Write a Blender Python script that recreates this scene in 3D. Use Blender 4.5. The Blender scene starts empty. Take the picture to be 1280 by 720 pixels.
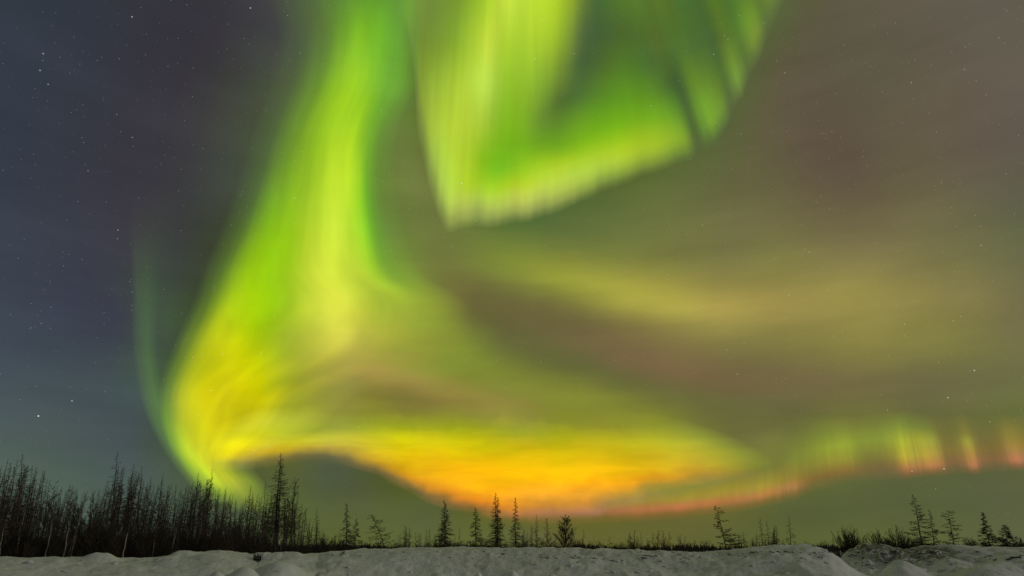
import bpy, bmesh, math, random
import numpy as np
from mathutils import Vector, Matrix

R = math.radians
scene = bpy.context.scene
col = scene.collection

# ------------------------------------------------------------------ camera
F, PITCH, EYE = 800.0, math.atan(326 / 800.0), 1.7      # focal length in pixels of a 1280 wide picture
cam_d = bpy.data.cameras.new("camera")
cam = bpy.data.objects.new("camera", cam_d)
col.objects.link(cam)
cam_d.sensor_width = 36.0
cam_d.lens = 36.0 * F / 1280.0
cam_d.clip_start, cam_d.clip_end = 0.1, 400000.0
cam.location = (0, 0, EYE)
cam.rotation_euler = (math.pi / 2 + PITCH, 0, 0)
scene.camera = cam


def direction(x, y):
    cx, cy = (x - 640.0) / F, (360.0 - y) / F
    sp, cp = math.sin(PITCH), math.cos(PITCH)
    v = Vector((cx, cp - sp * cy, sp + cp * cy))
    return v.normalized()


def azel(x, y):
    d = direction(x, y)
    return math.atan2(d.x, d.y), math.asin(d.z)


def pixel(az, el):
    d = Vector((math.sin(az) * math.cos(el), math.cos(az) * math.cos(el), math.sin(el)))
    sp, cp = math.sin(PITCH), math.cos(PITCH)
    f = d.y * cp + d.z * sp
    u = -d.y * sp + d.z * cp
    f = max(f, 1e-3)
    return 640 + F * d.x / f, 360 - F * u / f


def lin(c):
    c = np.asarray(c, float) / 255.0
    return np.where(c <= 0.04045, c / 12.92, ((c + 0.055) / 1.055) ** 2.4)


# ------------------------------------------------------------------ render settings
scene.render.engine = 'CYCLES'
scene.view_settings.view_transform = 'Standard'
scene.view_settings.look = 'None'
scene.view_settings.exposure = 0.0
scene.view_settings.gamma = 1.0
scene.view_settings.use_curve_mapping = False
scene.cycles.use_denoising = True
scene.cycles.transparent_max_bounces = 24
scene.cycles.max_bounces = 5
scene.cycles.diffuse_bounces = 3

# ------------------------------------------------------------------ node helpers
def N(nt, kind, **kw):
    n = nt.nodes.new(kind)
    for k, v in kw.items():
        setattr(n, k, v)
    return n


def put(nt, sock, v):
    if hasattr(v, 'is_linked') or hasattr(v, 'links'):
        nt.links.new(v, sock)
    else:
        sock.default_value = v


def M(nt, op, a, b=None, c=None, clamp=False):
    n = N(nt, 'ShaderNodeMath', operation=op, use_clamp=clamp)
    for i, v in enumerate((a, b, c)):
        if v is not None:
            put(nt, n.inputs[i], v)
    return n.outputs[0]


def VM(nt, op, a, b=None, c=None):
    n = N(nt, 'ShaderNodeVectorMath', operation=op)
    for i, v in enumerate((a, b, c)):
        if v is not None:
            put(nt, n.inputs[i], v)
    return n.outputs['Value'] if op in ('LENGTH', 'DOT_PRODUCT', 'DISTANCE') else n.outputs[0]


def maprange(nt, v, a, b, c=0.0, d=1.0, kind='SMOOTHSTEP'):
    n = N(nt, 'ShaderNodeMapRange', interpolation_type=kind)
    put(nt, n.inputs[0], v)
    for i, q in enumerate((a, b, c, d)):
        n.inputs[i + 1].default_value = q
    return n.outputs[0]


def noise(nt, vec, scale, detail=3.0, rough=0.5, dist=0.0, dims='3D'):
    n = N(nt, 'ShaderNodeTexNoise', noise_dimensions=dims)
    if vec is not None:
        put(nt, n.inputs['Vector'], vec)
    n.inputs['Scale'].default_value = scale
    n.inputs['Detail'].default_value = detail
    n.inputs['Roughness'].default_value = rough
    n.inputs['Distortion'].default_value = dist
    return n


def ramp_group(row):
    """one row of colours as a small node group"""
    g = bpy.data.node_groups.new('colour_row', 'ShaderNodeTree')
    g.interface.new_socket('u', in_out='INPUT', socket_type='NodeSocketFloat')
    g.interface.new_socket('colour', in_out='OUTPUT', socket_type='NodeSocketColor')
    gi, go_, rp = g.nodes.new('NodeGroupInput'), g.nodes.new('NodeGroupOutput'), g.nodes.new('ShaderNodeValToRGB')
    g.links.new(gi.outputs[0], rp.inputs[0])
    g.links.new(rp.outputs[0], go_.inputs[0])
    cr = rp.color_ramp
    cr.interpolation = 'CARDINAL'
    n = len(row)
    for j in range(1, n - 1):
        cr.elements.new(j / (n - 1))
    for j in range(n):
        cr.elements[j].color = (*row[j], 1)
    return g


def table(nt, u, v, tab):
    """colour of a table of rows (over v) of colour ramps (over u), both 0..1, rows melt into each other"""
    tab = np.clip(np.asarray(tab, float), 0, 1)
    rows, cols = tab.shape[:2]
    sig = 0.56
    k = (rows - 1) / (math.sqrt(2) * sig)
    vv = M(nt, 'MULTIPLY', v, k)
    acc = None
    norm = 1.0 / (sig * math.sqrt(2 * math.pi))
    done = 0
    for i in range(rows):
        if tab[i].max() < 1e-4:
            continue
        if done and done % 6 == 0:      # keeps the compiler from holding every row at once
            u = M(nt, 'MULTIPLY_ADD', acc, 1e-7, u)
            vv = M(nt, 'MULTIPLY_ADD', acc, 1e-7, vv)
        done += 1
        rp = N(nt, 'ShaderNodeGroup', node_tree=ramp_group(tab[i]))
        put(nt, rp.inputs[0], u)
        d = M(nt, 'SUBTRACT', vv, i * k / (rows - 1))
        w = M(nt, 'MULTIPLY', M(nt, 'POWER', math.exp(-1), M(nt, 'MULTIPLY', d, d)), norm)
        acc = VM(nt, 'MULTIPLY_ADD', rp.outputs[0], w, acc if acc is not None else (0, 0, 0))
    return acc


# ------------------------------------------------------------------ the night sky (world), by azimuth and elevation
SKY = [  # photograph x, y, displayed colour of the diffuse glow behind the aurora curtains
 (-60,0,50,58,70),(0,0,52,58,68),(90,0,50,56,66),(170,0,53,54,62),(280,60,56,55,58),(340,0,66,66,66),(-60,300,58,66,78),(0,150,52,59,71),
 (100,150,54,57,66),(200,150,57,55,62),(0,300,58,64,76),(90,300,57,61,71),(150,300,60,59,67),(200,300,58,60,60),(0,430,64,73,83),(100,430,62,70,79),
 (160,400,60,64,72),(-60,500,72,84,88),(0,520,74,86,88),(100,530,72,84,84),(170,520,68,80,80),(0,600,84,100,88),(100,620,80,96,84),(180,600,74,88,82),
 (0,680,88,106,86),(-60,640,86,104,86),(200,680,84,100,78),(300,680,84,98,72),(260,150,62,62,60),(300,250,66,74,56),(240,250,60,62,60),(230,350,60,68,58),
 (215,440,62,76,60),(210,500,66,84,62),(400,60,68,74,58),(360,100,72,82,58),(330,200,70,80,54),(400,200,66,72,29),(440,130,72,92,31),(400,320,66,76,19),
 (330,330,60,70,9),(330,420,66,76,6),(260,480,66,80,5),(280,540,70,84,8),(460,30,82,104,37),(500,30,88,112,58),(505,110,102,132,58),(490,170,104,124,60),
 (500,220,108,124,58),(520,260,108,120,60),(480,290,100,122,52),(500,340,108,126,52),(520,380,122,140,52),(470,400,112,128,50),(420,420,112,112,52),(400,470,132,128,60),
 (420,500,138,132,60),(600,530,116,120,16),(700,530,124,128,20),(800,530,130,132,30),(850,520,120,120,56),(500,550,92,100,12),(600,580,98,96,8),(700,590,102,96,8),
 (800,580,106,102,14),(350,540,98,102,16),(540,100,76,94,32),(560,200,88,100,32),(600,100,78,94,29),(620,200,76,98,28),(660,30,74,90,29),(660,150,72,94,29),
 (700,100,68,88,29),(720,180,72,98,28),(760,60,62,86,29),(800,150,68,94,28),(850,40,66,92,29),(860,120,68,90,46),(900,60,72,98,46),(900,120,76,98,48),
 (930,20,78,108,46),(530,220,112,120,64),(545,290,112,120,62),(600,290,96,114,58),(650,300,88,110,56),(700,285,90,108,58),(760,260,92,106,56),(820,240,98,108,58),
 (880,205,92,100,56),(940,150,92,92,60),(960,80,90,90,60),(1000,20,90,90,62),(1150,310,118,112,72),(1270,310,104,106,72),(950,250,106,102,66),(1000,150,94,84,66),
 (1050,80,92,86,68),(1050,220,98,86,68),(1120,140,98,90,70),(1150,230,104,96,70),(1200,80,98,90,76),(1230,200,98,88,74),(1280,20,100,96,82),(1280,250,94,94,72),
 (1340,100,102,96,82),(1340,400,108,104,76),(950,545,112,112,60),(1000,560,110,116,52),(900,600,113,108,43),(860,610,115,106,43),(1050,560,108,114,52),(1150,550,104,108,52),
 (1270,550,108,108,56),(1340,560,110,108,60),(400,600,81,90,59),(340,590,83,90,53),(450,610,81,88,57),(550,640,85,92,55),(420,580,80,90,68),(360,620,85,96,53),
 (500,650,89,98,55),(640,665,91,96,53),(700,665,97,96,51),(800,665,97,98,51),(900,660,93,96,51),(1000,640,85,92,55),(1100,620,85,92,59),(1200,610,85,92,61),
 (1280,610,87,92,63),(1100,660,91,98,55),(1200,660,91,98,59),(1280,660,93,98,63),(1340,640,91,96,65),(420,680,93,102,51),(560,690,97,104,51),(800,690,99,102,51),
 (1000,690,95,102,51),(1280,695,99,102,73),(640,520,138,128,58),(760,520,132,136,46),(940,310,118,114,70),(620,616,98,96,16),(700,622,98,96,16),(560,592,96,98,14),
 (640,560,104,104,12),(640,-60,84,104,50),(300,-60,60,62,60),(900,-60,80,100,52),(1280,-60,100,96,84),(0,-60,48,54,64),(1000,-60,90,92,62),(560,345,110,116,58),
 (650,325,110,122,58),(760,325,112,120,60),(850,320,116,118,64),(950,320,122,120,68),(1050,320,124,116,72),(1150,315,118,112,72),(1270,320,106,106,72),(700,400,104,98,58),
 (620,440,100,106,54),(700,470,104,108,54),(800,420,124,114,64),(900,430,126,120,66),(1000,430,130,124,66),(1090,432,136,130,66),(1180,430,128,124,66),(1290,430,114,108,72),
 (900,512,108,108,58),(1000,512,104,104,60),(1150,508,100,102,60),(1280,510,103,110,60),(450,450,140,146,60),(500,440,138,150,56),(440,510,142,140,52),(520,520,136,134,46),
 (205,400,66,82,62),(200,450,66,84,63),(195,360,63,76,62),
]
_P = np.array([(a, b) for a, b, *_ in SKY], float) / 100.0
_C = np.array([c for _, _, *c in SKY], float)


def _tps(d2):
    return np.where(d2 > 1e-9, d2 * np.log(np.maximum(d2, 1e-9)), 0.0)


_n = len(_P)
_K = _tps(((_P[:, None] - _P[None]) ** 2).sum(-1)) + np.eye(_n) * 0.006
_A = np.zeros((_n + 3, _n + 3))
_A[:_n, :_n] = _K
_A[:_n, _n] = _A[_n, :_n] = 1
_A[:_n, _n + 1:] = _P
_A[_n + 1:, :_n] = _P.T
_W = np.linalg.solve(_A, np.vstack([_C, np.zeros((3, 3))]))


def catmull(P, t):
    P = np.asarray(P, float)
    n = len(P)
    t = np.clip(np.asarray(t, float), 0, n - 1)
    i = np.minimum(t.astype(int), n - 2)
    f = (t - i)[:, None]
    a, b, c, d = P[np.maximum(i - 1, 0)], P[i], P[i + 1], P[np.minimum(i + 2, n - 1)]
    m1, m2 = (c - a) / 2, (d - b) / 2
    return (2 * f ** 3 - 3 * f ** 2 + 1) * b + (f ** 3 - 2 * f ** 2 + f) * m1 + (-2 * f ** 3 + 3 * f ** 2) * c + (f ** 3 - f ** 2) * m2


# long soft lanes of glow that sweep out of the left curtain: x, y, colour, strength; spread above and below
LANES = [
 (26, 26, [(570,385,(100,102,56),.5),(640,425,(94,98,55),1),(720,457,(94,99,55),1),(800,482,(92,102,54),1),(890,502,(100,104,57),.7),(980,515,(104,104,60),.2)]),
 (20, 22, [(492,290,(104,122,56),.5),(515,350,(124,142,56),.8),(546,405,(132,150,52),.9),(590,450,(128,142,50),.9),(660,482,(128,136,50),.9),(740,506,(132,136,50),.9),(820,530,(134,136,48),.8),(900,552,(122,124,54),.3)]),
 (20, 20, [(530,340,(118,112,58),.4),(590,368,(108,100,58),.9),(660,394,(108,99,60),1),(730,420,(110,98,62),1),(790,446,(117,97,66),1),(850,462,(122,98,68),.9),(930,472,(114,98,66),.9),(1050,478,(112,100,66),.9),(1180,478,(106,100,68),.8),(1290,475,(102,100,70),.7)]),
 (24, 17, [(540,312,(112,122,58),.3),(630,330,(134,146,56),.9),(700,348,(154,158,58),1),(760,364,(170,168,66),1),(830,376,(180,170,72),1),(890,385,(176,160,78),1),(980,383,(158,142,76),1),(1080,376,(154,144,74),.9),(1180,372,(138,128,74),.7),(1290,370,(122,112,76),.4)]),
 (13, 13, [(415,455,(178,164,74),.5),(470,468,(172,150,76),1),(520,485,(164,142,74),1),(580,503,(155,136,68),1),(650,520,(140,128,60),.8),(720,534,(132,128,50),.3)]),
 (10, 10, [(420,488,(130,126,50),.7),(490,497,(116,110,50),1),(550,512,(116,112,50),1),(620,527,(120,118,46),.6)]),
]


def glow(x, y):
    """displayed colour (0..255) of the diffuse sky at points of the photograph"""
    x0, y0 = np.broadcast_arrays(np.asarray(x, float), np.asarray(y, float))
    g = base_glow(x0, y0)
    for up, dn, pts in LANES:
        p = np.array([(a, b) for a, b, *_ in pts], float)
        f = np.linspace(0, len(p) - 1, 120)
        xy = catmull(p, f)
        cc = np.stack([np.interp(f, range(len(p)), [q[2][k] for q in pts]) for k in range(3)], 1)
        al = np.interp(f, range(len(p)), [q[3] for q in pts])
        al = al * np.clip(np.minimum(f, len(p) - 1 - f) * 2, 0, 1)
        d2 = (x0[..., None] - xy[:, 0]) ** 2 + (y0[..., None] - xy[:, 1]) ** 2
        i = d2.argmin(-1)
        sd = np.where(y0 < xy[i, 1], up, dn)
        w = (al[i] * np.exp(-np.min(d2, -1) / (2 * sd ** 2)))[..., None]
        g = g * (1 - w) + cc[i] * w
    return g


def base_glow(x, y):
    x = np.clip(np.asarray(x, float), -70, 1350) / 100
    y = np.clip(np.asarray(y, float), -70, 700) / 100
    q = np.stack([x, y], -1)
    k = _tps(((q[..., None, :] - _P) ** 2).sum(-1))
    return np.clip(k @ _W[:_n] + _W[_n] + q @ _W[_n + 1:], 6, 215)


world = bpy.data.worlds.new("World")
scene.world = world
world.use_nodes = True
nt = world.node_tree
nt.nodes.clear()
AZ, EL0, EL1, ROWS, COLS = R(44), R(-3), R(56), 58, 32
tab = np.zeros((ROWS, COLS, 3))
for i in range(ROWS):
    el = EL0 + (EL1 - EL0) * i / (ROWS - 1)
    for j in range(COLS):
        px, py = pixel(-AZ + 2 * AZ * j / (COLS - 1), max(el, R(-0.5)))
        tab[i, j] = lin(glow(px, py))
geo = N(nt, 'ShaderNodeTexCoord').outputs['Generated']
sep = N(nt, 'ShaderNodeSeparateXYZ')
nt.links.new(geo, sep.inputs[0])
az = M(nt, 'ARCTAN2', sep.outputs[0], sep.outputs[1])
el = M(nt, 'ARCSINE', sep.outputs[2])
nz = noise(nt, geo, 9.0, 4, 0.55)
nz2 = noise(nt, VM(nt, 'MULTIPLY', geo, (5, 5, 40)), 1.0, 3, 0.5)
az_w = M(nt, 'MULTIPLY_ADD', M(nt, 'SUBTRACT', nz.outputs[0], 0.5), 0.016, az)
el_w = M(nt, 'MULTIPLY_ADD', M(nt, 'SUBTRACT', nz2.outputs[0], 0.5), 0.018, el)
u = M(nt, 'MULTIPLY_ADD', az_w, 0.5 / AZ, 0.5, clamp=True)
elc = M(nt, 'MINIMUM', M(nt, 'MAXIMUM', el_w, EL0 + 0.07), EL1 - 0.07)
v = M(nt, 'MULTIPLY_ADD', elc, 1 / (EL1 - EL0), -EL0 / (EL1 - EL0))
front = table(nt, u, v, tab)
back = N(nt, 'ShaderNodeMix', data_type='RGBA')
put(nt, back.inputs[0], maprange(nt, M(nt, 'ABSOLUTE', az), R(48), R(110)))
nt.links.new(front, back.inputs[6])
back.inputs[7].default_value = (0.084, 0.087, 0.076, 1)
# soft broken cloud, lit by the aurora
cl = noise(nt, VM(nt, 'MULTIPLY', geo, (3, 3, 14)), 1.6, 5, 0.55)
bands = VM(nt, 'SCALE', back.outputs[2])
nt.nodes[-1].inputs['Scale'].default_value = 1.0
put(nt, nt.nodes[-1].inputs['Scale'], maprange(nt, cl.outputs[0], 0.25, 0.75, 0.90, 1.10, 'LINEAR'))
# stars
vo = N(nt, 'ShaderNodeTexVoronoi', feature='F1')
vo.inputs['Scale'].default_value = 88.0
nt.links.new(geo, vo.inputs['Vector'])
sc = N(nt, 'ShaderNodeSeparateXYZ')
nt.links.new(vo.outputs['Color'], sc.inputs[0])
dot = maprange(nt, vo.outputs['Distance'], 0.072, 0.02, 0.0, 1.0)
mag = M(nt, 'MULTIPLY_ADD', M(nt, 'POWER', sc.outputs[0], 10.0), 0.5, 0.07)
mag = M(nt, 'MULTIPLY', mag, maprange(nt, el, R(1), R(10), 0.25, 1.0))
star = M(nt, 'MULTIPLY', dot, mag)
vo2 = N(nt, 'ShaderNodeTexVoronoi', feature='F1')
vo2.inputs['Scale'].default_value = 190.0
nt.links.new(VM(nt, 'ADD', geo, (3.1, 1.7, 0.4)), vo2.inputs['Vector'])
sc2 = N(nt, 'ShaderNodeSeparateXYZ')
nt.links.new(vo2.outputs['Color'], sc2.inputs[0])
faint = M(nt, 'MULTIPLY', maprange(nt, vo2.outputs['Distance'], 0.13, 0.03, 0.0, 1.0), M(nt, 'MULTIPLY_ADD', M(nt, 'POWER', sc2.outputs[0], 5.0), 0.30, 0.02))
star = M(nt, 'MULTIPLY_ADD', faint, maprange(nt, el, R(2), R(14), 0.2, 1.0), star)
tint = N(nt, 'ShaderNodeMix', data_type='RGBA')
put(nt, tint.inputs[0], sc.outputs[1])
tint.inputs[6].default_value = (1.0, 0.86, 0.72, 1)
tint.inputs[7].default_value = (0.78, 0.9, 1.0, 1)
sv = VM(nt, 'MULTIPLY', tint.outputs[2], star)
# a few bright stars that can be told apart
for sx, sy, b in ((48, 520, 1.2), (165, 21, .5), (313, 10, .6), (577, 229, .8), (1180, 586, .5), (1140, 589, .3), (1218, 463, .5), (1185, 497, .5), (90, 501, .5), (50, 88, .4), (54, 67, .4)):
    d = direction(sx, sy)
    ds = VM(nt, 'DISTANCE', geo, tuple(d))
    sv = VM(nt, 'ADD', sv, VM(nt, 'MULTIPLY', (0.95, 0.97, 1.0), M(nt, 'MULTIPLY', maprange(nt, ds, 0.0012, 0.0002), b * .85)))
sky = N(nt, 'ShaderNodeTexSky', sky_type='NISHITA', sun_disc=False)
MOON_EL, MOON_AZ = R(13), R(104)             # behind the camera and to its right
sky.sun_elevation, sky.sun_rotation = MOON_EL, MOON_AZ
moonlit = VM(nt, 'MULTIPLY', sky.outputs[0], (0.0004,) * 3)
total = VM(nt, 'ADD', VM(nt, 'ADD', bands, sv), moonlit)
bg = N(nt, 'ShaderNodeBackground')
bg.inputs[1].default_value = 1.0
nt.links.new(total, bg.inputs[0])
out = N(nt, 'ShaderNodeOutputWorld')
nt.links.new(bg.outputs[0], out.inputs[0])
world.cycles.sampling_method = 'MANUAL'
world.cycles.sample_map_resolution = 1024

# the moon, low and weak behind the camera
moon_d = bpy.data.lights.new("moon", 'SUN')
moon_d.energy, moon_d.angle, moon_d.color = 0.50, R(0.5), (1.0, 0.95, 0.86)
moon = bpy.data.objects.new("moon", moon_d)
col.objects.link(moon)
md = Vector((math.sin(MOON_AZ) * math.cos(MOON_EL), math.cos(MOON_AZ) * math.cos(MOON_EL), math.sin(MOON_EL)))
moon.rotation_euler = (-md).to_track_quat('-Z', 'Y').to_euler()
moon.location = md * 60


# ------------------------------------------------------------------ object helpers
def tag(o, label=None, cat=None, group=None, kind=None):
    if label: o['label'] = label
    if cat: o['category'] = cat
    if group: o['group'] = group
    if kind: o['kind'] = kind
    return o


def mesh_obj(name, verts, faces, mat, parent=None, smooth=False):
    me = bpy.data.meshes.new(name)
    me.from_pydata([tuple(p) for p in verts], [], faces)
    me.materials.append(mat)
    if smooth:
        me.polygons.foreach_set('use_smooth', [True] * len(me.polygons))
    o = bpy.data.objects.new(name, me)
    col.objects.link(o)
    if parent is not None:
        o.parent = parent
    return o


def material(name, base, rough=0.9):
    m = bpy.data.materials.new(name)
    m.use_nodes = True
    b = m.node_tree.nodes['Principled BSDF']
    b.inputs['Base Color'].default_value = (*base, 1)
    b.inputs['Roughness'].default_value = rough
    b.inputs['Specular IOR Level'].default_value = 0.2
    return m, m.node_tree, b


# ------------------------------------------------------------------ aurora curtains
def curtain(name, stations, place, label, streak, gain=1.1, T=32):
    """stations: lists of (x, y, colour or None) across the curtain; place(x, y, base) gives a point in space"""
    NS = len(stations)
    ends, cols_ = [], []
    tt = np.linspace(0, 1, T)
    for st in stations:
        p = np.array([(q[0], q[1]) for q in st], float)
        seg = np.r_[0, np.cumsum(np.hypot(*np.diff(p, axis=0).T))]
        seg /= seg[-1]
        c = []
        for q in st:
            b = lin(glow(q[0], q[1]))
            c.append(np.zeros(3) if q[2] is None else np.maximum(lin(q[2]) - b, 0))
        c = np.array(c)
        # smooth through the points: fine linear resample, then a small blur
        fine = np.linspace(0, 1, 241)
        cf = np.stack([np.interp(fine, seg, c[:, k]) for k in range(3)], 1)
        ker = np.exp(-np.linspace(-2, 2, 23) ** 2); ker /= ker.sum()
        cf = np.stack([np.convolve(np.pad(cf[:, k], 11, mode='edge'), ker, 'valid') for k in range(3)], 1)
        cf *= np.clip(np.minimum(fine, 1 - fine) * 40, 0, 1)[:, None] if True else 1
        cols_.append(np.stack([np.interp(tt, fine, cf[:, k]) for k in range(3)], 1))
        ends.append(np.stack([np.interp(tt, seg, p[:, k]) for k in range(2)], 1))
    ends, cols_ = np.array(ends), np.array(cols_)
    # geometry
    SUB = 6
    sg = np.linspace(0, NS - 1, (NS - 1) * SUB + 1)
    grid = np.stack([catmull(ends[:, j], sg) for j in range(T)], 1)
    verts, faces = [], []
    for i in range(len(sg)):
        b = grid[i, 0]
        for j in range(T):
            verts.append(place(grid[i, j, 0], grid[i, j, 1], b))
    for i in range(len(sg) - 1):
        for j in range(T - 1):
            a = i * T + j
            faces.append((a, a + 1, a + T + 1, a + T))
    # colour table, one row per half station
    ROW = 2
    sr = np.linspace(0, NS - 1, (NS - 1) * ROW + 1)
    tabl = np.stack([np.maximum(catmull(cols_[:, j], sr), 0) for j in range(T)], 1)
    m = bpy.data.materials.new(name)
    m.use_nodes = True
    m.node_tree.nodes.clear()
    n = m.node_tree
    uvn = N(n, 'ShaderNodeUVMap', uv_map='uv').outputs[0]
    sp = N(n, 'ShaderNodeSeparateXYZ')
    n.links.new(uvn, sp.inputs[0])
    s, t = sp.outputs[0], sp.outputs[1]
    cmb = N(n, 'ShaderNodeCombineXYZ')
    put(n, cmb.inputs[0], M(n, 'MULTIPLY', s, streak[0]))
    put(n, cmb.inputs[1], M(n, 'MULTIPLY', t, streak[1]))
    n1 = noise(n, cmb.outputs[0], 1.0, 2, 0.45, 0.2).outputs[0]
    cmb2 = N(n, 'ShaderNodeCombineXYZ')
    put(n, cmb2.inputs[0], M(n, 'MULTIPLY', s, streak[0] * 0.35))
    put(n, cmb2.inputs[1], M(n, 'MULTIPLY_ADD', t, streak[1] * 0.5, 7.3))
    n2 = noise(n, cmb2.outputs[0], 1.0, 2, 0.5).outputs[0]
    if streak[3] == 'a':        # thin level cloud streaks: noise over azimuth and elevation
        au = N(n, 'ShaderNodeUVMap', uv_map='angles').outputs[0]
        n1 = noise(n, VM(n, 'MULTIPLY', au, (streak[0], streak[1], 1)), 1.0, 3, 0.55, 0.6).outputs[0]
        n2 = noise(n, VM(n, 'MULTIPLY', au, (streak[0] * 2.2, streak[1] * .45, 1)), 1.0, 3, 0.5, 0.3).outputs[0]
        t = M(n, 'MULTIPLY_ADD', M(n, 'SUBTRACT', n2, 0.5), streak[4], t)
    elif streak[3] == 't':
        t = M(n, 'MULTIPLY_ADD', M(n, 'SUBTRACT', n1, 0.5), streak[4], t)
        t = M(n, 'MULTIPLY_ADD', M(n, 'SUBTRACT', n2, 0.5), streak[4] * 1.4, t)
    else:
        s = M(n, 'MULTIPLY_ADD', M(n, 'SUBTRACT', n2, 0.5), streak[4], s)
    c = table(n, t, s, tabl)
    k = M(n, 'MULTIPLY', maprange(n, n1, 0.25, 0.75, 1 - streak[2], 1 + streak[2], 'LINEAR'),
          maprange(n, n2, 0.25, 0.75, 1 - streak[2] * .6, 1 + streak[2] * .6, 'LINEAR'))
    k = M(n, 'MULTIPLY', k, gain)
    em = N(n, 'ShaderNodeEmission')
    n.links.new(c, em.inputs[0])
    n.links.new(k, em.inputs[1])
    tr = N(n, 'ShaderNodeBsdfTransparent')
    ad = N(n, 'ShaderNodeAddShader')
    n.links.new(em.outputs[0], ad.inputs[0])
    n.links.new(tr.outputs[0], ad.inputs[1])
    o_ = N(n, 'ShaderNodeOutputMaterial')
    n.links.new(ad.outputs[0], o_.inputs[0])
    m.cycles.emission_sampling = 'NONE'
    o = mesh_obj(name, verts, faces, m, smooth=True)
    uv = o.data.uv_layers.new(name='uv')
    vi = np.zeros(len(o.data.loops), int)
    o.data.loops.foreach_get('vertex_index', vi)
    U = np.stack([(vi // T) / (len(sg) - 1), (vi % T) / (T - 1)], 1)
    uv.data.foreach_set('uv', U.astype(np.float32).ravel())
    uv2 = o.data.uv_layers.new(name='angles')
    A2 = np.array([azel(q[0], q[1]) for q in grid.reshape(-1, 2)])
    uv2.data.foreach_set('uv', A2[vi].astype(np.float32).ravel())
    tag(o, label, 'aurora', kind='stuff')
    return o


def shell(H):
    def f(x, y, b):
        d = direction(x, min(y, 655))
        return d * (H / max(d.z, 0.035)) + Vector((0, 0, EYE))
    return f


def upright(H):
    """the lower edge lies at height H, and the rays above it rise straight up from there"""
    def f(x, y, b):
        db = direction(b[0], min(b[1], 660))
        rng = H / max(db.z, 0.03) * math.hypot(db.x, db.y)
        d = direction(x, y)
        return d * (rng / math.hypot(d.x, d.y)) + Vector((0, 0, EYE))
    return f


def rows_h(data):        # y, then x/colour pairs
    return [[(x, y, c) for x, c in row] for y, row in data]


def cols_v(data, lean=lambda x: 0.0, flat=0, rim=0):       # x, then y/colour pairs, upward from the lower edge
    res = []
    for x, row in data:
        if rim and 575 < x < 868:
            row = row[:2] + [(y - rim, c) for y, c in row[2:5]] + row[5:]
        row = [(y, c if c is None or not flat or c[0] < 160 or c[0] <= c[1] else (c[0] - 4, c[1] + 4, c[2] + flat)) for y, c in row]
        if flat and x > 990:        # the ray tops thin out
            row = [(y, c if c is None or y > 547 else (c[0] - 6, c[1] - 13, c[2])) for y, c in row]
        yb = row[0][0]
        res.append([(x - lean(x) * (yb - y), y, c) for y, c in row])
    return res


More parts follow.
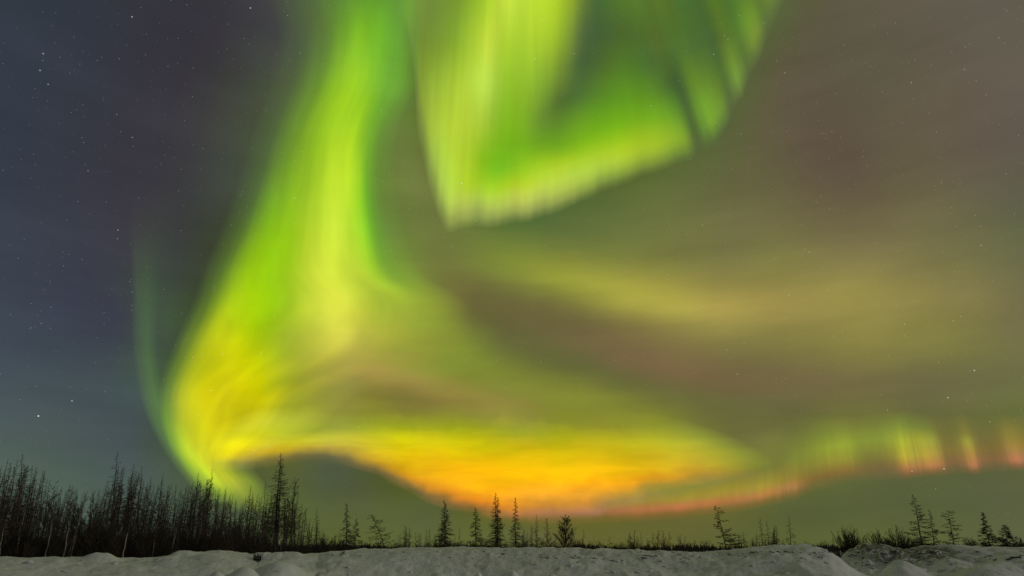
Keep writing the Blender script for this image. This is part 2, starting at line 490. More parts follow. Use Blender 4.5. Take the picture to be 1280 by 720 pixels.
Z = None
LEFT = rows_h([
 (-70, [(320,Z),(360,(72,84,62)),(400,(84,112,62)),(440,(92,135,60)),(470,(94,145,58)),(500,(95,140,58)),(520,(98,130,60)),(545,Z)]),
 (-10, [(330,Z),(365,(74,84,62)),(400,(86,112,60)),(435,(96,138,55)),(465,(98,150,48)),(495,(98,145,52)),(515,(100,130,58)),(540,Z)]),
 (40, [(345,Z),(375,(78,92,60)),(403,(92,118,56)),(430,(108,158,38)),(450,(122,182,26)),(475,(112,176,20)),(497,(106,165,28)),(512,(104,138,52)),(530,Z)]),
 (100, [(335,Z),(365,(80,94,60)),(400,(104,142,48)),(428,(148,198,32)),(448,(156,210,26)),(464,(130,190,20)),(487,(112,174,20)),(504,(108,158,36)),(525,Z)]),
 (160, [(315,Z),(345,(80,98,58)),(378,(112,152,42)),(404,(146,190,36)),(428,(172,215,40)),(446,(166,214,30)),(460,(126,186,25)),(476,(108,150,42)),(500,Z)]),
 (220, [(298,Z),(328,(82,104,56)),(360,(120,164,36)),(388,(156,200,40)),(415,(188,222,46)),(436,(192,226,46)),(449,(160,214,28)),(457,(112,172,32)),(472,(102,134,54)),(495,Z)]),
 (280, [(278,Z),(306,(84,108,50)),(335,(126,178,28)),(363,(152,204,26)),(390,(188,220,48)),(420,(204,230,62)),(440,(178,222,48)),(454,(142,208,20)),(464,(108,168,32)),(480,(106,136,58)),(505,Z)]),
 (340, [(252,Z),(278,(86,112,46)),(305,(156,200,20)),(336,(150,202,18)),(362,(154,198,26)),(396,(212,226,62)),(426,(208,226,62)),(452,(192,216,56)),(467,(160,204,38)),(486,(120,158,48)),(530,Z)]),
 (372, [(242,Z),(266,(94,120,42)),(290,(172,206,16)),(316,(166,208,14)),(340,(150,202,16)),(362,(154,192,30)),(396,(206,218,62)),(425,(218,226,70)),(448,(192,208,60)),(475,(166,188,54)),(535,(144,160,55)),(580,Z)]),
 (400, [(230,Z),(254,(104,132,38)),(276,(194,210,8)),(300,(178,208,10)),(330,(160,204,14)),(358,(160,190,34)),(394,(196,206,62)),(424,(222,224,74)),(440,(206,206,66)),(474,(168,180,58)),(535,(142,156,55)),(590,Z)]),
 (425, [(218,Z),(240,(112,136,36)),(262,(190,200,10)),(286,(214,218,4)),(306,(188,206,8)),(330,(165,195,18)),(360,(158,176,45)),(400,(198,198,66)),(430,(224,220,80)),(443,(192,186,72)),(478,(168,170,60)),(540,(142,150,55)),(590,Z)]),
 (450, [(208,Z),(228,(106,132,36)),(250,(186,194,14)),(276,(206,206,8)),(298,(216,216,2)),(320,(190,202,8)),(342,(164,184,22)),(370,(160,170,48)),(404,(186,180,64)),(432,(180,168,72)),(470,(164,154,68)),(520,(148,148,58)),(560,Z)]),
 (475, [(200,Z),(217,(104,132,36)),(238,(188,196,12)),(260,(208,204,8)),(285,(200,196,10)),(310,(216,214,2)),(331,(202,204,6)),(349,(166,180,22)),(376,(150,156,44)),(405,(166,160,58)),(440,(150,138,60)),(490,Z)]),
 (500, [(198,Z),(212,(108,134,42)),(230,(194,200,12)),(255,(216,206,8)),(280,(208,198,14)),(312,(214,204,8)),(336,(210,204,4)),(362,(158,164,36)),(400,(146,148,54)),(440,Z)]),
 (535, [(202,Z),(215,(118,140,44)),(231,(182,192,14)),(250,(208,206,8)),(272,(206,196,14)),(300,(166,162,28)),(330,(162,164,28)),(365,(146,150,46)),(400,Z)]),
 (562, [(212,Z),(223,(122,148,42)),(236,(184,194,12)),(252,(208,208,6)),(270,(206,200,8)),(288,(196,188,10)),(308,(150,140,30)),(325,(110,105,50)),(345,Z)]),
 (582, [(226,Z),(236,(124,148,42)),(248,(178,192,12)),(262,(200,204,6)),(276,(184,190,14)),(290,(128,136,44)),(302,(104,114,56)),(320,Z)]),
 (600, [(240,Z),(252,(122,144,42)),(266,(170,184,16)),(280,(190,196,8)),(296,(168,180,18)),(310,(128,146,38)),(330,Z)]),
 (618, [(258,Z),(272,(104,124,48)),(288,(132,150,36)),(304,(146,160,28)),(320,(116,134,44)),(342,Z)]),
 (640, [(276,Z),(300,Z),(325,Z),(360,Z)]),
])
FRINGE = rows_h([
 (230, [(160,Z),(176,Z),(200,Z),(225,Z)]),
 (290, [(160,Z),(171,(63,63,64)),(182,(62,64,62)),(200,(60,64,60)),(225,Z)]),
 (360, [(164,Z),(172,(70,84,68)),(183,(70,90,66)),(200,(64,80,60)),(222,Z)]),
 (420, [(164,Z),(173,(72,90,68)),(183,(76,100,66)),(197,(66,82,62)),(216,Z)]),
 (470, [(169,Z),(177,(76,94,68)),(188,(80,106,66)),(202,(68,86,60)),(218,Z)]),
 (515, [(180,Z),(188,(80,104,70)),(200,(88,120,64)),(213,(82,110,56)),(228,Z)]),
 (550, [(196,Z),(205,(84,110,72)),(217,(96,130,62)),(228,(104,136,52)),(242,Z)]),
 (580, [(215,Z),(225,(92,116,66)),(238,(110,138,50)),(248,(112,140,48)),(262,Z)]),
 (605, [(235,Z),(246,(98,120,60)),(260,(114,138,48)),(272,(112,136,48)),(288,Z)]),
 (630, [(255,Z),(270,Z),(285,Z),(305,Z)]),
])
HOOK = cols_v([
 (496, [(20,Z),(0,Z),(-30,Z),(-80,Z)]),
 (508, [(40,Z),(20,(98,128,58)),(0,(98,132,58)),(-30,(98,132,58)),(-90,(98,132,56))]),
 (516, [(90,Z),(70,(102,124,60)),(40,(102,132,58)),(0,(108,131,52)),(-90,(108,133,50))]),
 (521, [(166,Z),(146,(112,130,62)),(105,(130,153,54)),(60,(114,139,50)),(0,(110,135,50)),(-90,(110,135,49))]),
 (529, [(208,Z),(190,(120,136,66)),(150,(152,175,58)),(105,(142,169,54)),(60,(118,145,49)),(0,(112,139,50)),(-90,(112,139,49))]),
 (538, [(244,Z),(226,(124,138,68)),(190,(158,188,70)),(155,(168,193,58)),(110,(148,179,54)),(60,(122,151,49)),(0,(114,141,50)),(-90,(114,141,49))]),
 (548, [(272,Z),(256,(126,138,70)),(225,(166,194,74)),(190,(170,204,66)),(150,(172,197,54)),(100,(154,185,54)),(50,(126,159,48)),(0,(118,147,48)),(-90,(120,153,46))]),
 (560, [(290,Z),(275,(128,140,72)),(252,(172,194,80)),(225,(172,206,62)),(180,(174,199,54)),(120,(174,201,56)),(60,(146,181,50)),(0,(126,159,48)),(-90,(132,167,44))]),
 (580, [(286,Z),(277,(132,148,72)),(264,(172,184,86)),(240,(172,201,38)),(200,(164,195,42)),(150,(174,201,56)),(100,(180,214,68)),(50,(168,197,52)),(0,(148,183,48)),(-90,(158,190,44))]),
 (600, [(284,Z),(275,(126,142,72)),(264,(160,176,84)),(250,(172,206,60)),(232,(148,195,14)),(200,(124,177,24)),(150,(158,189,54)),(105,(182,216,76)),(55,(188,211,64)),(0,(172,203,50)),(-90,(173,203,46))]),
 (625, [(284,Z),(275,(118,132,72)),(262,(176,196,84)),(243,(166,203,26)),(216,(112,177,8)),(172,(114,167,22)),(112,(134,177,44)),(60,(162,197,50)),(0,(190,215,64)),(-90,(183,210,54))]),
 (650, [(280,Z),(271,(124,136,74)),(258,(186,200,86)),(240,(180,203,40)),(220,(140,191,10)),(182,(116,171,16)),(120,(138,181,40)),(60,(160,197,50)),(0,(180,211,58)),(-90,(173,205,49))]),
 (675, [(274,Z),(265,(122,134,74)),(253,(178,192,86)),(238,(188,216,64)),(214,(158,201,20)),(186,(110,163,16)),(150,(100,135,46)),(110,(124,163,48)),(60,(160,193,49)),(0,(180,211,50)),(-90,(173,205,46))]),
 (700, [(264,Z),(255,(120,132,70)),(242,(176,196,78)),(228,(180,208,64)),(210,(168,199,34)),(190,(118,171,14)),(160,(94,137,38)),(128,(80,105,46)),(80,(118,145,48)),(40,(150,183,44)),(0,(170,201,44)),(-90,(163,195,44))]),
 (725, [(253,Z),(244,(118,132,66)),(231,(174,198,74)),(216,(170,204,60)),(200,(154,193,26)),(182,(122,175,9)),(152,(102,149,32)),(118,(76,110,50)),(80,(72,96,54)),(40,(92,114,58)),(0,(116,139,48)),(-90,(100,135,50))]),
 (760, [(238,Z),(229,(112,130,62)),(216,(164,198,66)),(202,(172,199,44)),(184,(136,185,22)),(154,(104,161,22)),(118,(88,131,38)),(80,(76,101,44)),(40,(68,94,52)),(0,(72,102,54)),(-90,(74,105,50))]),
 (800, [(224,Z),(215,(110,130,60)),(203,(164,187,50)),(187,(160,191,36)),(160,(114,167,24)),(120,(94,145,32)),(80,(80,117,38)),(40,(76,99,44)),(0,(80,113,44)),(-90,(88,125,40))]),
 (835, [(212,Z),(203,(106,126,58)),(191,(154,183,46)),(176,(146,181,40)),(155,(114,167,30)),(120,(94,137,38)),(80,(72,106,48)),(40,(78,105,42)),(0,(84,117,44)),(-90,(88,121,40))]),
 (860, [(202,Z),(194,(96,118,56)),(182,(134,167,44)),(168,(120,163,38)),(148,(96,141,38)),(108,(70,100,48)),(60,(82,105,42)),(0,(84,111,44)),(-90,(88,115,40))]),
 (874, [(194,Z),(184,(84,98,56)),(168,(76,96,52)),(140,(72,94,50)),(100,(70,96,48)),(60,(76,108,48)),(0,(88,115,42)),(-90,(88,115,40))]),
 (887, [(188,Z),(178,(88,108,56)),(164,(102,137,42)),(140,(106,147,36)),(100,(94,129,38)),(60,(78,112,46)),(0,(84,107,42)),(-90,(86,110,40))]),
 (899, [(176,Z),(166,(92,116,56)),(150,(120,161,38)),(128,(112,155,34)),(100,(98,131,38)),(60,(76,108,48)),(0,(76,110,48)),(-90,(78,112,46))]),
 (910, [(156,Z),(146,(92,112,58)),(130,(104,135,42)),(100,(94,123,40)),(50,(74,104,48)),(0,(74,106,48)),(-90,(76,110,46))]),
 (918, [(136,Z),(126,(88,102,58)),(110,(84,104,54)),(90,(82,110,50)),(50,(72,98,50)),(0,(74,104,48)),(-90,(76,110,46))]),
 (929, [(122,Z),(113,(100,120,60)),(98,(118,152,60)),(76,(112,141,44)),(45,(90,113,42)),(0,(88,117,40)),(-90,(76,110,46))]),
 (939, [(98,Z),(88,(90,104,58)),(70,(88,112,54)),(45,(84,118,48)),(0,(78,112,48)),(-40,(76,110,48)),(-90,(76,110,46))]),
 (951, [(74,Z),(64,(98,116,60)),(48,(122,145,54)),(25,(112,149,40)),(0,(96,129,40)),(-30,(88,113,42)),(-90,(76,110,46))]),
 (962, [(46,Z),(36,(90,102,60)),(20,(90,116,54)),(0,(94,117,42)),(-40,(88,113,42)),(-90,(78,112,48))]),
 (972, [(22,Z),(10,(96,112,60)),(-8,(112,135,48)),(-30,(100,129,42)),(-60,(92,117,42)),(-90,(88,113,42))]),
 (986, [(-4,Z),(-15,(92,108,58)),(-40,(92,122,54)),(-90,(86,116,52))]),
 (1012, [(-50,Z),(-60,Z),(-75,Z),(-95,Z)]),
], lambda x: 0.30 * min(max((x - 720) / 180.0, 0), 1) - 0.075 * min(max((640 - x) / 60.0, 0), 1), rim=7)
BAND = cols_v([
 (262, [(592,Z),(575,Z),(555,Z),(530,Z)]),
 (290, [(590,Z),(578,(118,112,54)),(568,(186,170,20)),(556,(192,188,10)),(544,(160,164,22)),(522,Z)]),
 (320, [(588,Z),(578,(116,112,56)),(568,(188,164,22)),(556,(196,188,10)),(543,(158,164,18)),(530,(150,154,36)),(512,Z)]),
 (350, [(582,Z),(572,(120,108,58)),(562,(196,168,18)),(552,(196,188,6)),(540,(154,166,14)),(526,(148,152,40)),(508,Z)]),
 (400, [(578,Z),(569,(104,100,62)),(560,(178,156,28)),(549,(196,194,6)),(537,(152,160,22)),(521,(144,146,44)),(505,Z)]),
 (450, [(588,Z),(578,(114,104,60)),(566,(186,158,24)),(550,(202,192,5)),(534,(150,160,24)),(518,(140,140,46)),(500,Z)]),
 (500, [(612,Z),(602,(116,102,58)),(590,(206,150,20)),(573,(220,186,5)),(550,(206,200,5)),(533,(152,160,24)),(516,(134,130,50)),(500,Z)]),
 (550, [(634,Z),(624,(122,100,54)),(612,(216,142,18)),(600,(240,176,0)),(580,(236,180,0)),(555,(212,196,5)),(535,(154,162,22)),(517,(130,128,46)),(502,Z)]),
 (600, [(647,Z),(638,(140,104,50)),(627,(222,134,18)),(610,(252,180,0)),(585,(240,180,0)),(560,(206,190,5)),(538,(156,162,20)),(519,(132,132,42)),(504,Z)]),
 (650, [(652,Z),(643,(138,104,52)),(632,(196,130,28)),(615,(250,174,3)),(590,(248,192,0)),(565,(202,176,10)),(540,(154,160,22)),(521,(132,134,42)),(505,Z)]),
 (700, [(654,Z),(644,(124,100,56)),(630,(182,128,36)),(612,(246,166,5)),(590,(248,194,0)),(570,(212,182,5)),(545,(166,166,20)),(528,(134,136,42)),(508,Z)]),
 (750, [(646,Z),(634,(118,104,58)),(620,(190,130,34)),(606,(244,168,6)),(589,(250,194,0)),(570,(206,180,10)),(546,(176,168,22)),(530,(140,140,42)),(510,Z)]),
 (800, [(632,Z),(622,(114,106,56)),(612,(156,126,46)),(602,(226,154,18)),(587,(226,180,5)),(570,(198,172,15)),(551,(180,176,20)),(534,(142,146,42)),(514,Z)]),
 (850, [(622,Z),(612,(112,108,54)),(602,(154,124,48)),(594,(196,144,34)),(583,(206,172,12)),(568,(194,176,14)),(553,(176,176,24)),(540,(142,148,44)),(522,Z)]),
 (895, [(610,Z),(602,(112,108,56)),(595,(150,122,54)),(587,(170,142,42)),(578,(174,160,30)),(566,(164,162,32)),(553,(140,146,44)),(536,Z)]),
 (935, [(600,Z),(592,(116,112,58)),(585,(124,124,52)),(577,(130,134,48)),(568,(126,132,48)),(554,Z)]),
 (965, [(594,Z),(588,Z),(580,Z),(570,Z)]),
])
_lean = lambda x: 0.24 * min(max((x - 900) / 300.0, 0), 1)
ARC = cols_v([
 (600, [(656,Z),(645,Z),(632,Z),(610,Z)]),
 (670, [(658,Z),(649,(118,100,47)),(641,(160,112,48)),(632,(150,118,44)),(620,(128,114,46)),(600,Z)]),
 (740, [(656,Z),(648,(118,100,47)),(640,(168,110,54)),(631,(150,120,46)),(619,(136,122,42)),(600,Z)]),
 (800, [(653,Z),(645,(128,100,47)),(637,(186,110,48)),(627,(168,132,38)),(615,(138,128,42)),(596,Z)]),
 (850, [(649,Z),(641,(130,100,49)),(633,(196,112,54)),(623,(168,142,34)),(610,(134,132,44)),(590,Z)]),
 (900, [(643,Z),(635,(128,102,51)),(627,(196,116,47)),(617,(176,146,34)),(602,(136,132,44)),(575,Z)]),
 (940, [(638,Z),(630,(124,102,51)),(622,(188,120,54)),(612,(172,144,38)),(592,(126,124,48)),(550,Z)]),
 (962, [(633,Z),(625,(128,104,51)),(616,(206,132,46)),(606,(178,150,36)),(585,(122,124,48)),(535,Z)]),
 (978, [(630,Z),(622,(120,100,53)),(612,(182,122,54)),(602,(158,136,44)),(580,(118,122,50)),(525,Z)]),
 (992, [(626,Z),(618,(118,100,53)),(608,(184,124,54)),(596,(150,134,46)),(572,(122,130,48)),(545,(114,124,52)),(515,Z)]),
 (1012, [(618,Z),(610,(112,98,55)),(600,(140,108,51)),(586,(140,130,48)),(568,(132,142,40)),(545,(120,134,44)),(520,Z)]),
 (1040, [(610,Z),(602,(108,96,57)),(592,(136,106,51)),(578,(148,140,46)),(560,(148,162,30)),(542,(130,150,38)),(518,Z)]),
 (1064, [(604,Z),(597,(108,96,57)),(587,(146,112,51)),(573,(156,152,38)),(556,(158,174,28)),(540,(138,156,36)),(518,Z)]),
 (1078, [(603,Z),(596,(106,94,59)),(586,(124,98,57)),(570,(128,128,52)),(552,(138,152,42)),(535,(128,142,44)),(518,Z)]),
 (1118, [(600,Z),(593,(106,92,61)),(583,(124,96,61)),(566,(136,130,52)),(548,(140,154,40)),(530,(128,144,44)),(514,Z)]),
 (1136, [(599,Z),(593,(128,98,59)),(585,(190,122,51)),(571,(204,178,22)),(553,(186,192,14)),(535,(142,166,30)),(514,Z)]),
 (1148, [(598,Z),(592,(124,96,59)),(584,(178,116,55)),(569,(178,158,40)),(551,(166,168,32)),(533,(130,150,40)),(512,Z)]),
 (1158, [(597,Z),(591,(126,96,59)),(583,(188,122,53)),(569,(192,164,36)),(551,(172,172,32)),(533,(126,146,44)),(514,Z)]),
 (1176, [(595,Z),(589,(128,96,61)),(581,(196,124,59)),(567,(188,154,48)),(551,(166,160,44)),(536,(128,142,46)),(518,Z)]),
 (1188, [(594,Z),(587,(108,90,63)),(578,(134,100,65)),(562,(132,116,55)),(545,(124,126,47)),(518,Z)]),
 (1206, [(593,Z),(586,(110,90,63)),(577,(140,102,65)),(562,(136,120,53)),(545,(126,128,54)),(518,Z)]),
 (1220, [(594,Z),(588,(130,98,61)),(581,(194,122,63)),(567,(184,138,49)),(551,(166,156,44)),(541,(140,140,48)),(515,Z)]),
 (1231, [(592,Z),(585,(112,90,63)),(576,(146,104,67)),(561,(136,116,55)),(545,(124,126,47)),(518,Z)]),
 (1256, [(590,Z),(583,(114,90,63)),(574,(138,98,65)),(559,(134,112,55)),(542,(122,122,47)),(518,Z)]),
 (1272, [(589,Z),(583,(130,96,65)),(575,(206,124,67)),(561,(180,136,53)),(545,(154,146,50)),(518,Z)]),
 (1290, [(588,Z),(582,(124,92,65)),(574,(170,108,67)),(560,(150,124,53)),(544,(136,132,54)),(518,Z)]),
 (1330, [(586,Z),(575,Z),(550,Z),(520,Z)]),
], _lean, 20)
CURTAINS = True
if CURTAINS:
    curtain('aurora_curtain', LEFT, shell(5200), 'tall bright yellow green aurora curtain falling from the top down to the left forest', (8, 8, .15, 's', .03), 1.0)
    curtain('aurora_fringe', FRINGE, shell(5600), 'thin dim green aurora fringe with a sharp left edge against the dark blue sky', (3, 8, .08, 's', .02))
    curtain('aurora_curtain', HOOK, upright(4800), 'green hooked aurora curtain with a pale lower rim hanging at the top centre', (36, 1.6, .11, 't', .03))
    curtain('aurora_band', BAND, upright(4000), 'wide orange and yellow aurora band glowing low above the middle treeline', (9, 62, .14, 'a', .15))
    curtain('aurora_arc', ARC, upright(4000), 'thin pink edged aurora arc with short separate rays low on the right', (75, 1.3, .16, 't', .03), .86)


# ------------------------------------------------------------------ snow ground
rng = np.random.default_rng(7)
_perm = rng.random((256, 256))


def vnoise(x, y):
    xi, yi = np.floor(x).astype(int), np.floor(y).astype(int)
    fx, fy = x - xi, y - yi
    fx, fy = fx * fx * fx * (fx * (fx * 6 - 15) + 10), fy * fy * fy * (fy * (fy * 6 - 15) + 10)
    g = lambda a, b: _perm[a & 255, b & 255]
    return (g(xi, yi) * (1 - fx) + g(xi + 1, yi) * fx) * (1 - fy) + (g(xi, yi + 1) * (1 - fx) + g(xi + 1, yi + 1) * fx) * fy - 0.5


def fbm(x, y, oct_=4, gain=0.5):
    s, a = 0, 1
    for k in range(oct_):
        s = s + a * vnoise(x * 2 ** k + 17.3 * k, y * 2 ** k + 9.1 * k)
        a *= gain
    return s


def sstep(a, b, x):
    t = np.clip((x - a) / (b - a), 0, 1)
    return t * t * (3 - 2 * t)


# crest of the near bank, as seen: photograph x, y  -> azimuth, height at the crest distance
CREST1 = [(-200,700),(0,698),(60,697.5),(160,697),(200,695),(222,693),(250,690),(275,687.5),(300,690),(322,693.5),(345,691.5),(375,691.5),(398,692.5),(412,689),(450,687.5),(520,685.5),
          (600,685),(640,684.5),(700,685.5),(760,686.5),(830,689),(875,690.5),(905,689),(930,686.5),(948,684.5),(962,682),(985,681),(1005,680.5),(1022,682.5),(1036,687),(1050,697),(1062,707),(1078,718),(1100,730),(1130,745),(1500,745)]
CREST2 = [(-200,720),(900,712),(1000,708),(1040,703),(1052,697),(1064,688),(1080,682.5),(1100,682),(1114,684.5),(1128,687),(1142,686.5),(1156,683.5),(1200,683),(1240,684),(1280,683.5),(1400,684),(1500,686)]


def crest_fn(pts, dist):
    A = [azel(x, y) for x, y in pts]
    a = np.array([q[0] for q in A])
    z = np.array([EYE + dist * math.tan(q[1]) for q in A])
    return lambda azv: np.interp(azv, a, z)


R1, R2 = 24.0, 31.0
c1, c2 = crest_fn(CREST1, R1), crest_fn(CREST2, R2)
# low heaps in front of the bank: photograph x, y of the top, distance, half width (px), depth (m)
HEAPS = [(306,707,16,40,1.6),(272,712,14.5,26,1.2),(402,712,14.5,30,1.3),(350,703,19,34,1.6),(548,716,15,36,1.3),(640,712,16.5,22,1.2),(690,715,15,30,1.2),(598,717,14.5,18,1.0),
         (1125,702,25,30,1.3),(1225,708,25,40,1.6),(1268,696,27,30,1.4),(1180,700,27,26,1.4)]
_heaps = []
for x, y, d, w, dep in HEAPS:
    a, e = azel(x, y)
    _heaps.append((a, d, EYE + d * math.tan(e), w / 860.0, dep))
LUMPS = [(127,689.5,23,.6),(231,687,23.2,.55),(212,693,22.6,.35),(262,691,22.3,.5),(335,690,22.8,.7),(365,689.5,23,.5)]


def ground(azv, r):
    azv, r = np.broadcast_arrays(np.asarray(azv, float), np.asarray(r, float))
    x, y = r * np.sin(azv), r * np.cos(azv)
    far = 0.72 + 0.42 * sstep(45, 260, r) + 0.05 * fbm(x / 14, y / 14, 3) * sstep(30, 60, r)
    R1w = R1 + 1.4 * fbm(x / 9 + 3, azv * 9, 2)
    z1 = c1(azv)
    base0 = 0.22 + 0.10 * fbm(x / 6, y / 6, 3)
    # near bank
    front = sstep(R1 - 9.5, R1 - 0.3, r) ** 1.05
    backs = 1 - sstep(R1 + 0.6, R1 + 6.5, r)
    near = base0 + (z1 - base0) * front
    b1 = np.where(r < R1, near, far + (z1 - far) * backs)
    b1 = np.where((z1 < base0) & (r < R1 + 7), np.minimum(b1, base0), b1)
    h = b1
    # second bank on the right
    w2 = sstep(math.radians(21.0), math.radians(24.5), azv)
    z2 = c2(azv)
    f2 = sstep(R2 - 8.5, R2 - 0.2, r)
    k2 = 1 - sstep(R2 + 1.0, R2 + 8, r)
    b2 = np.where(r < R2, base0 + (z2 - base0) * f2, far + (z2 - far) * k2)
    h = np.where(w2 > 0, np.maximum(h * 1.0, b2 * w2 + (1 - w2) * -5), h)
    h = np.where((w2 > 0.5) & (r > R1 + 0.5) & (r < R2 + 8), b2, h)
    for a, d, z, wa, dep in _heaps:
        g = np.exp(-((azv - a) / wa) ** 2 * 1.1 - ((r - d) / dep) ** 2)
        b = z - 0.0
        h = np.maximum(h, h + (b - h) * g * (b > h))
    for px, py, d, w in LUMPS:
        a, e = azel(px, py)
        z = EYE + d * math.tan(e)
        g = np.exp(-(((azv - a) * d / (w * .62)) ** 2) ** 1.5 - ((r - d) / .5) ** 2)
        h = np.maximum(h, h + (z - h) * g)
    # broken surface: wind ripple, clods and drifts, strongest on the bank
    on = np.exp(-((r - R1 + 1.5) / 5.0) ** 2)
    on2 = np.exp(-((r - R2 + 2) / 5.0) ** 2) * sstep(math.radians(21), math.radians(24), azv)
    rub = np.exp(-((azv - azel(1095, 690)[0]) / 0.05) ** 2) * np.exp(-((r - R2 + 2.5) / 4.0) ** 2)
    right = sstep(math.radians(-14), math.radians(-4), azv)
    rid = np.abs(fbm(x / 0.9, y / 1.3, 3)) 
    dd = 0.10 * fbm(x / 1.6, y / 1.8, 5, .52) - 0.02 * (0.7 + .8 * on) + .07 * np.abs(fbm(x / .6, y / .6, 4)) * (.3 + on + on2) + (0.13 * (0.22 - rid)) * (on * right + on2) + rub * (0.55 * np.abs(fbm(x / .8, y / .9, 4)) - .12)
    fade = 1 - sstep(45, 120, r)
    crest_keep = 1 - 0.35 * np.exp(-((r - R1) / .8) ** 2)
    return h + dd * fade * crest_keep


def g1(az_, r_):
    return float(ground(az_, r_))


def hit(px, py, rmin=11.0, rmax=60.0):
    """where the line of sight through a point of the photograph first meets the snow"""
    a, e = azel(px, py)
    rr = np.linspace(rmin, rmax, 1200)
    over = EYE + rr * math.tan(e) - ground(a, rr)
    i = np.argmax(over < 0)
    if over[i] >= 0:
        return None
    r = rr[i]
    return Vector((r * math.sin(a), r * math.cos(a), g1(a, r)))


azs = np.r_[np.linspace(-math.pi, R(-50), 60)[:-1], np.linspace(R(-50), R(50), 1250), np.linspace(R(50), math.pi, 60)[1:]]
rr = np.r_[np.linspace(0.5, 11, 14)[:-1], np.linspace(11, 40, 230)[:-1], np.geomspace(40, 300, 70)[:-1], np.geomspace(300, 30000, 26)]
AA, RR = np.meshgrid(azs, rr)
HH = ground(AA, RR)
# behind the camera only the even snow field
bk = sstep(R(52), R(75), np.abs(AA))
HH = HH * (1 - bk) + (0.22 + 0.9 * sstep(20, 260, RR)) * bk
V = np.stack([RR * np.sin(AA), RR * np.cos(AA), HH], -1).reshape(-1, 3)
na, nr = len(azs), len(rr)
I = (np.arange(nr - 1)[:, None] * na + np.arange(na - 1)[None]).ravel()
FC = np.stack([I, I + 1, I + na + 1, I + na], 1)
snow, sn, sb = material('snow', (0.78, 0.79, 0.80), 0.75)
tc = N(sn, 'ShaderNodeNewGeometry').outputs['Position']
a1 = noise(sn, tc, 0.35, 5, 0.6)
a2 = noise(sn, tc, 2.2, 6, 0.62, 0.3)
a3 = noise(sn, tc, 9.0, 5, 0.6)
dirt = maprange(sn, M(sn, 'ADD', M(sn, 'MULTIPLY', a2.outputs[0], 0.75), M(sn, 'MULTIPLY', a3.outputs[0], 0.35)), 0.60, 0.72)
mx = N(sn, 'ShaderNodeMix', data_type='RGBA')
put(sn, mx.inputs[0], M(sn, 'MULTIPLY', dirt, 0.55))
rp = N(sn, 'ShaderNodeValToRGB')
rp.color_ramp.elements[0].position, rp.color_ramp.elements[1].position = 0.3, 0.7
rp.color_ramp.elements[0].color = (0.66, 0.66, 0.64, 1)
rp.color_ramp.elements[1].color = (0.84, 0.85, 0.86, 1)
sn.links.new(a1.outputs[0], rp.inputs[0])
sn.links.new(rp.outputs[0], mx.inputs[6])
mx.inputs[7].default_value = (0.30, 0.28, 0.22, 1)
hx, hy = 31.0 * math.sin(azel(1095, 690)[0]), 31.0 * math.cos(azel(1095, 690)[0])
heap = maprange(sn, VM(sn, 'LENGTH', VM(sn, 'MULTIPLY', VM(sn, 'SUBTRACT', tc, (hx, hy - 1.5, EYE)), (1, .45, 1))), 2.1, 0.9)
soil = M(sn, 'MULTIPLY', heap, maprange(sn, M(sn, 'ADD', M(sn, 'MULTIPLY', a2.outputs[0], .5), M(sn, 'MULTIPLY', a3.outputs[0], .5)), .42, .52))
mx2 = N(sn, 'ShaderNodeMix', data_type='RGBA')
put(sn, mx2.inputs[0], M(sn, 'MULTIPLY', soil, .85))
sn.links.new(mx.outputs[2], mx2.inputs[6])
mx2.inputs[7].default_value = (0.085, 0.085, 0.045, 1)
sn.links.new(mx2.outputs[2], sb.inputs['Base Color'])
bp = N(sn, 'ShaderNodeBump')
bp.inputs['Strength'].default_value = 0.35
bp.inputs['Distance'].default_value = 0.08
sn.links.new(a3.outputs[0], bp.inputs['Height'])
sn.links.new(bp.outputs[0], sb.inputs['Normal'])
go = mesh_obj('snow_ground', [], [], snow)
me = go.data
me.from_pydata(V.tolist(), [], FC.tolist())
me.polygons.foreach_set('use_smooth', [True] * len(me.polygons))
tag(go, 'uneven grey white snow field with a low ploughed bank', 'snow', kind='structure')

# ------------------------------------------------------------------ bark and twig materials
def bark(name, c0, c1_, scale):
    m, n, b = material(name, c0)
    t = N(n, 'ShaderNodeTexCoord').outputs['Object']
    z = noise(n, VM(n, 'MULTIPLY', t, (1, 1, 0.4)), scale, 4, 0.6)
    r_ = N(n, 'ShaderNodeValToRGB')
    r_.color_ramp.elements[0].position, r_.color_ramp.elements[1].position = 0.35, 0.65
    r_.color_ramp.elements[0].color = (*c0, 1)
    r_.color_ramp.elements[1].color = (*c1_, 1)
    n.links.new(z.outputs[0], r_.inputs[0])
    n.links.new(r_.outputs[0], b.inputs['Base Color'])
    return m


BARK = bark('larch_bark', (0.06, 0.046, 0.034), (0.14, 0.11, 0.085), 3)
TWIG = bark('twigs', (0.035, 0.027, 0.018), (0.07, 0.054, 0.038), 2)
NEEDLE = bark('spruce_needles', (0.03, 0.034, 0.02), (0.06, 0.065, 0.038), 2)
BIRCH = bark('birch_bark', (0.14, 0.125, 0.10), (0.42, 0.40, 0.36), 4)
BRUSH = bark('brush', (0.025, 0.019, 0.014), (0.045, 0.035, 0.025), 1.2)


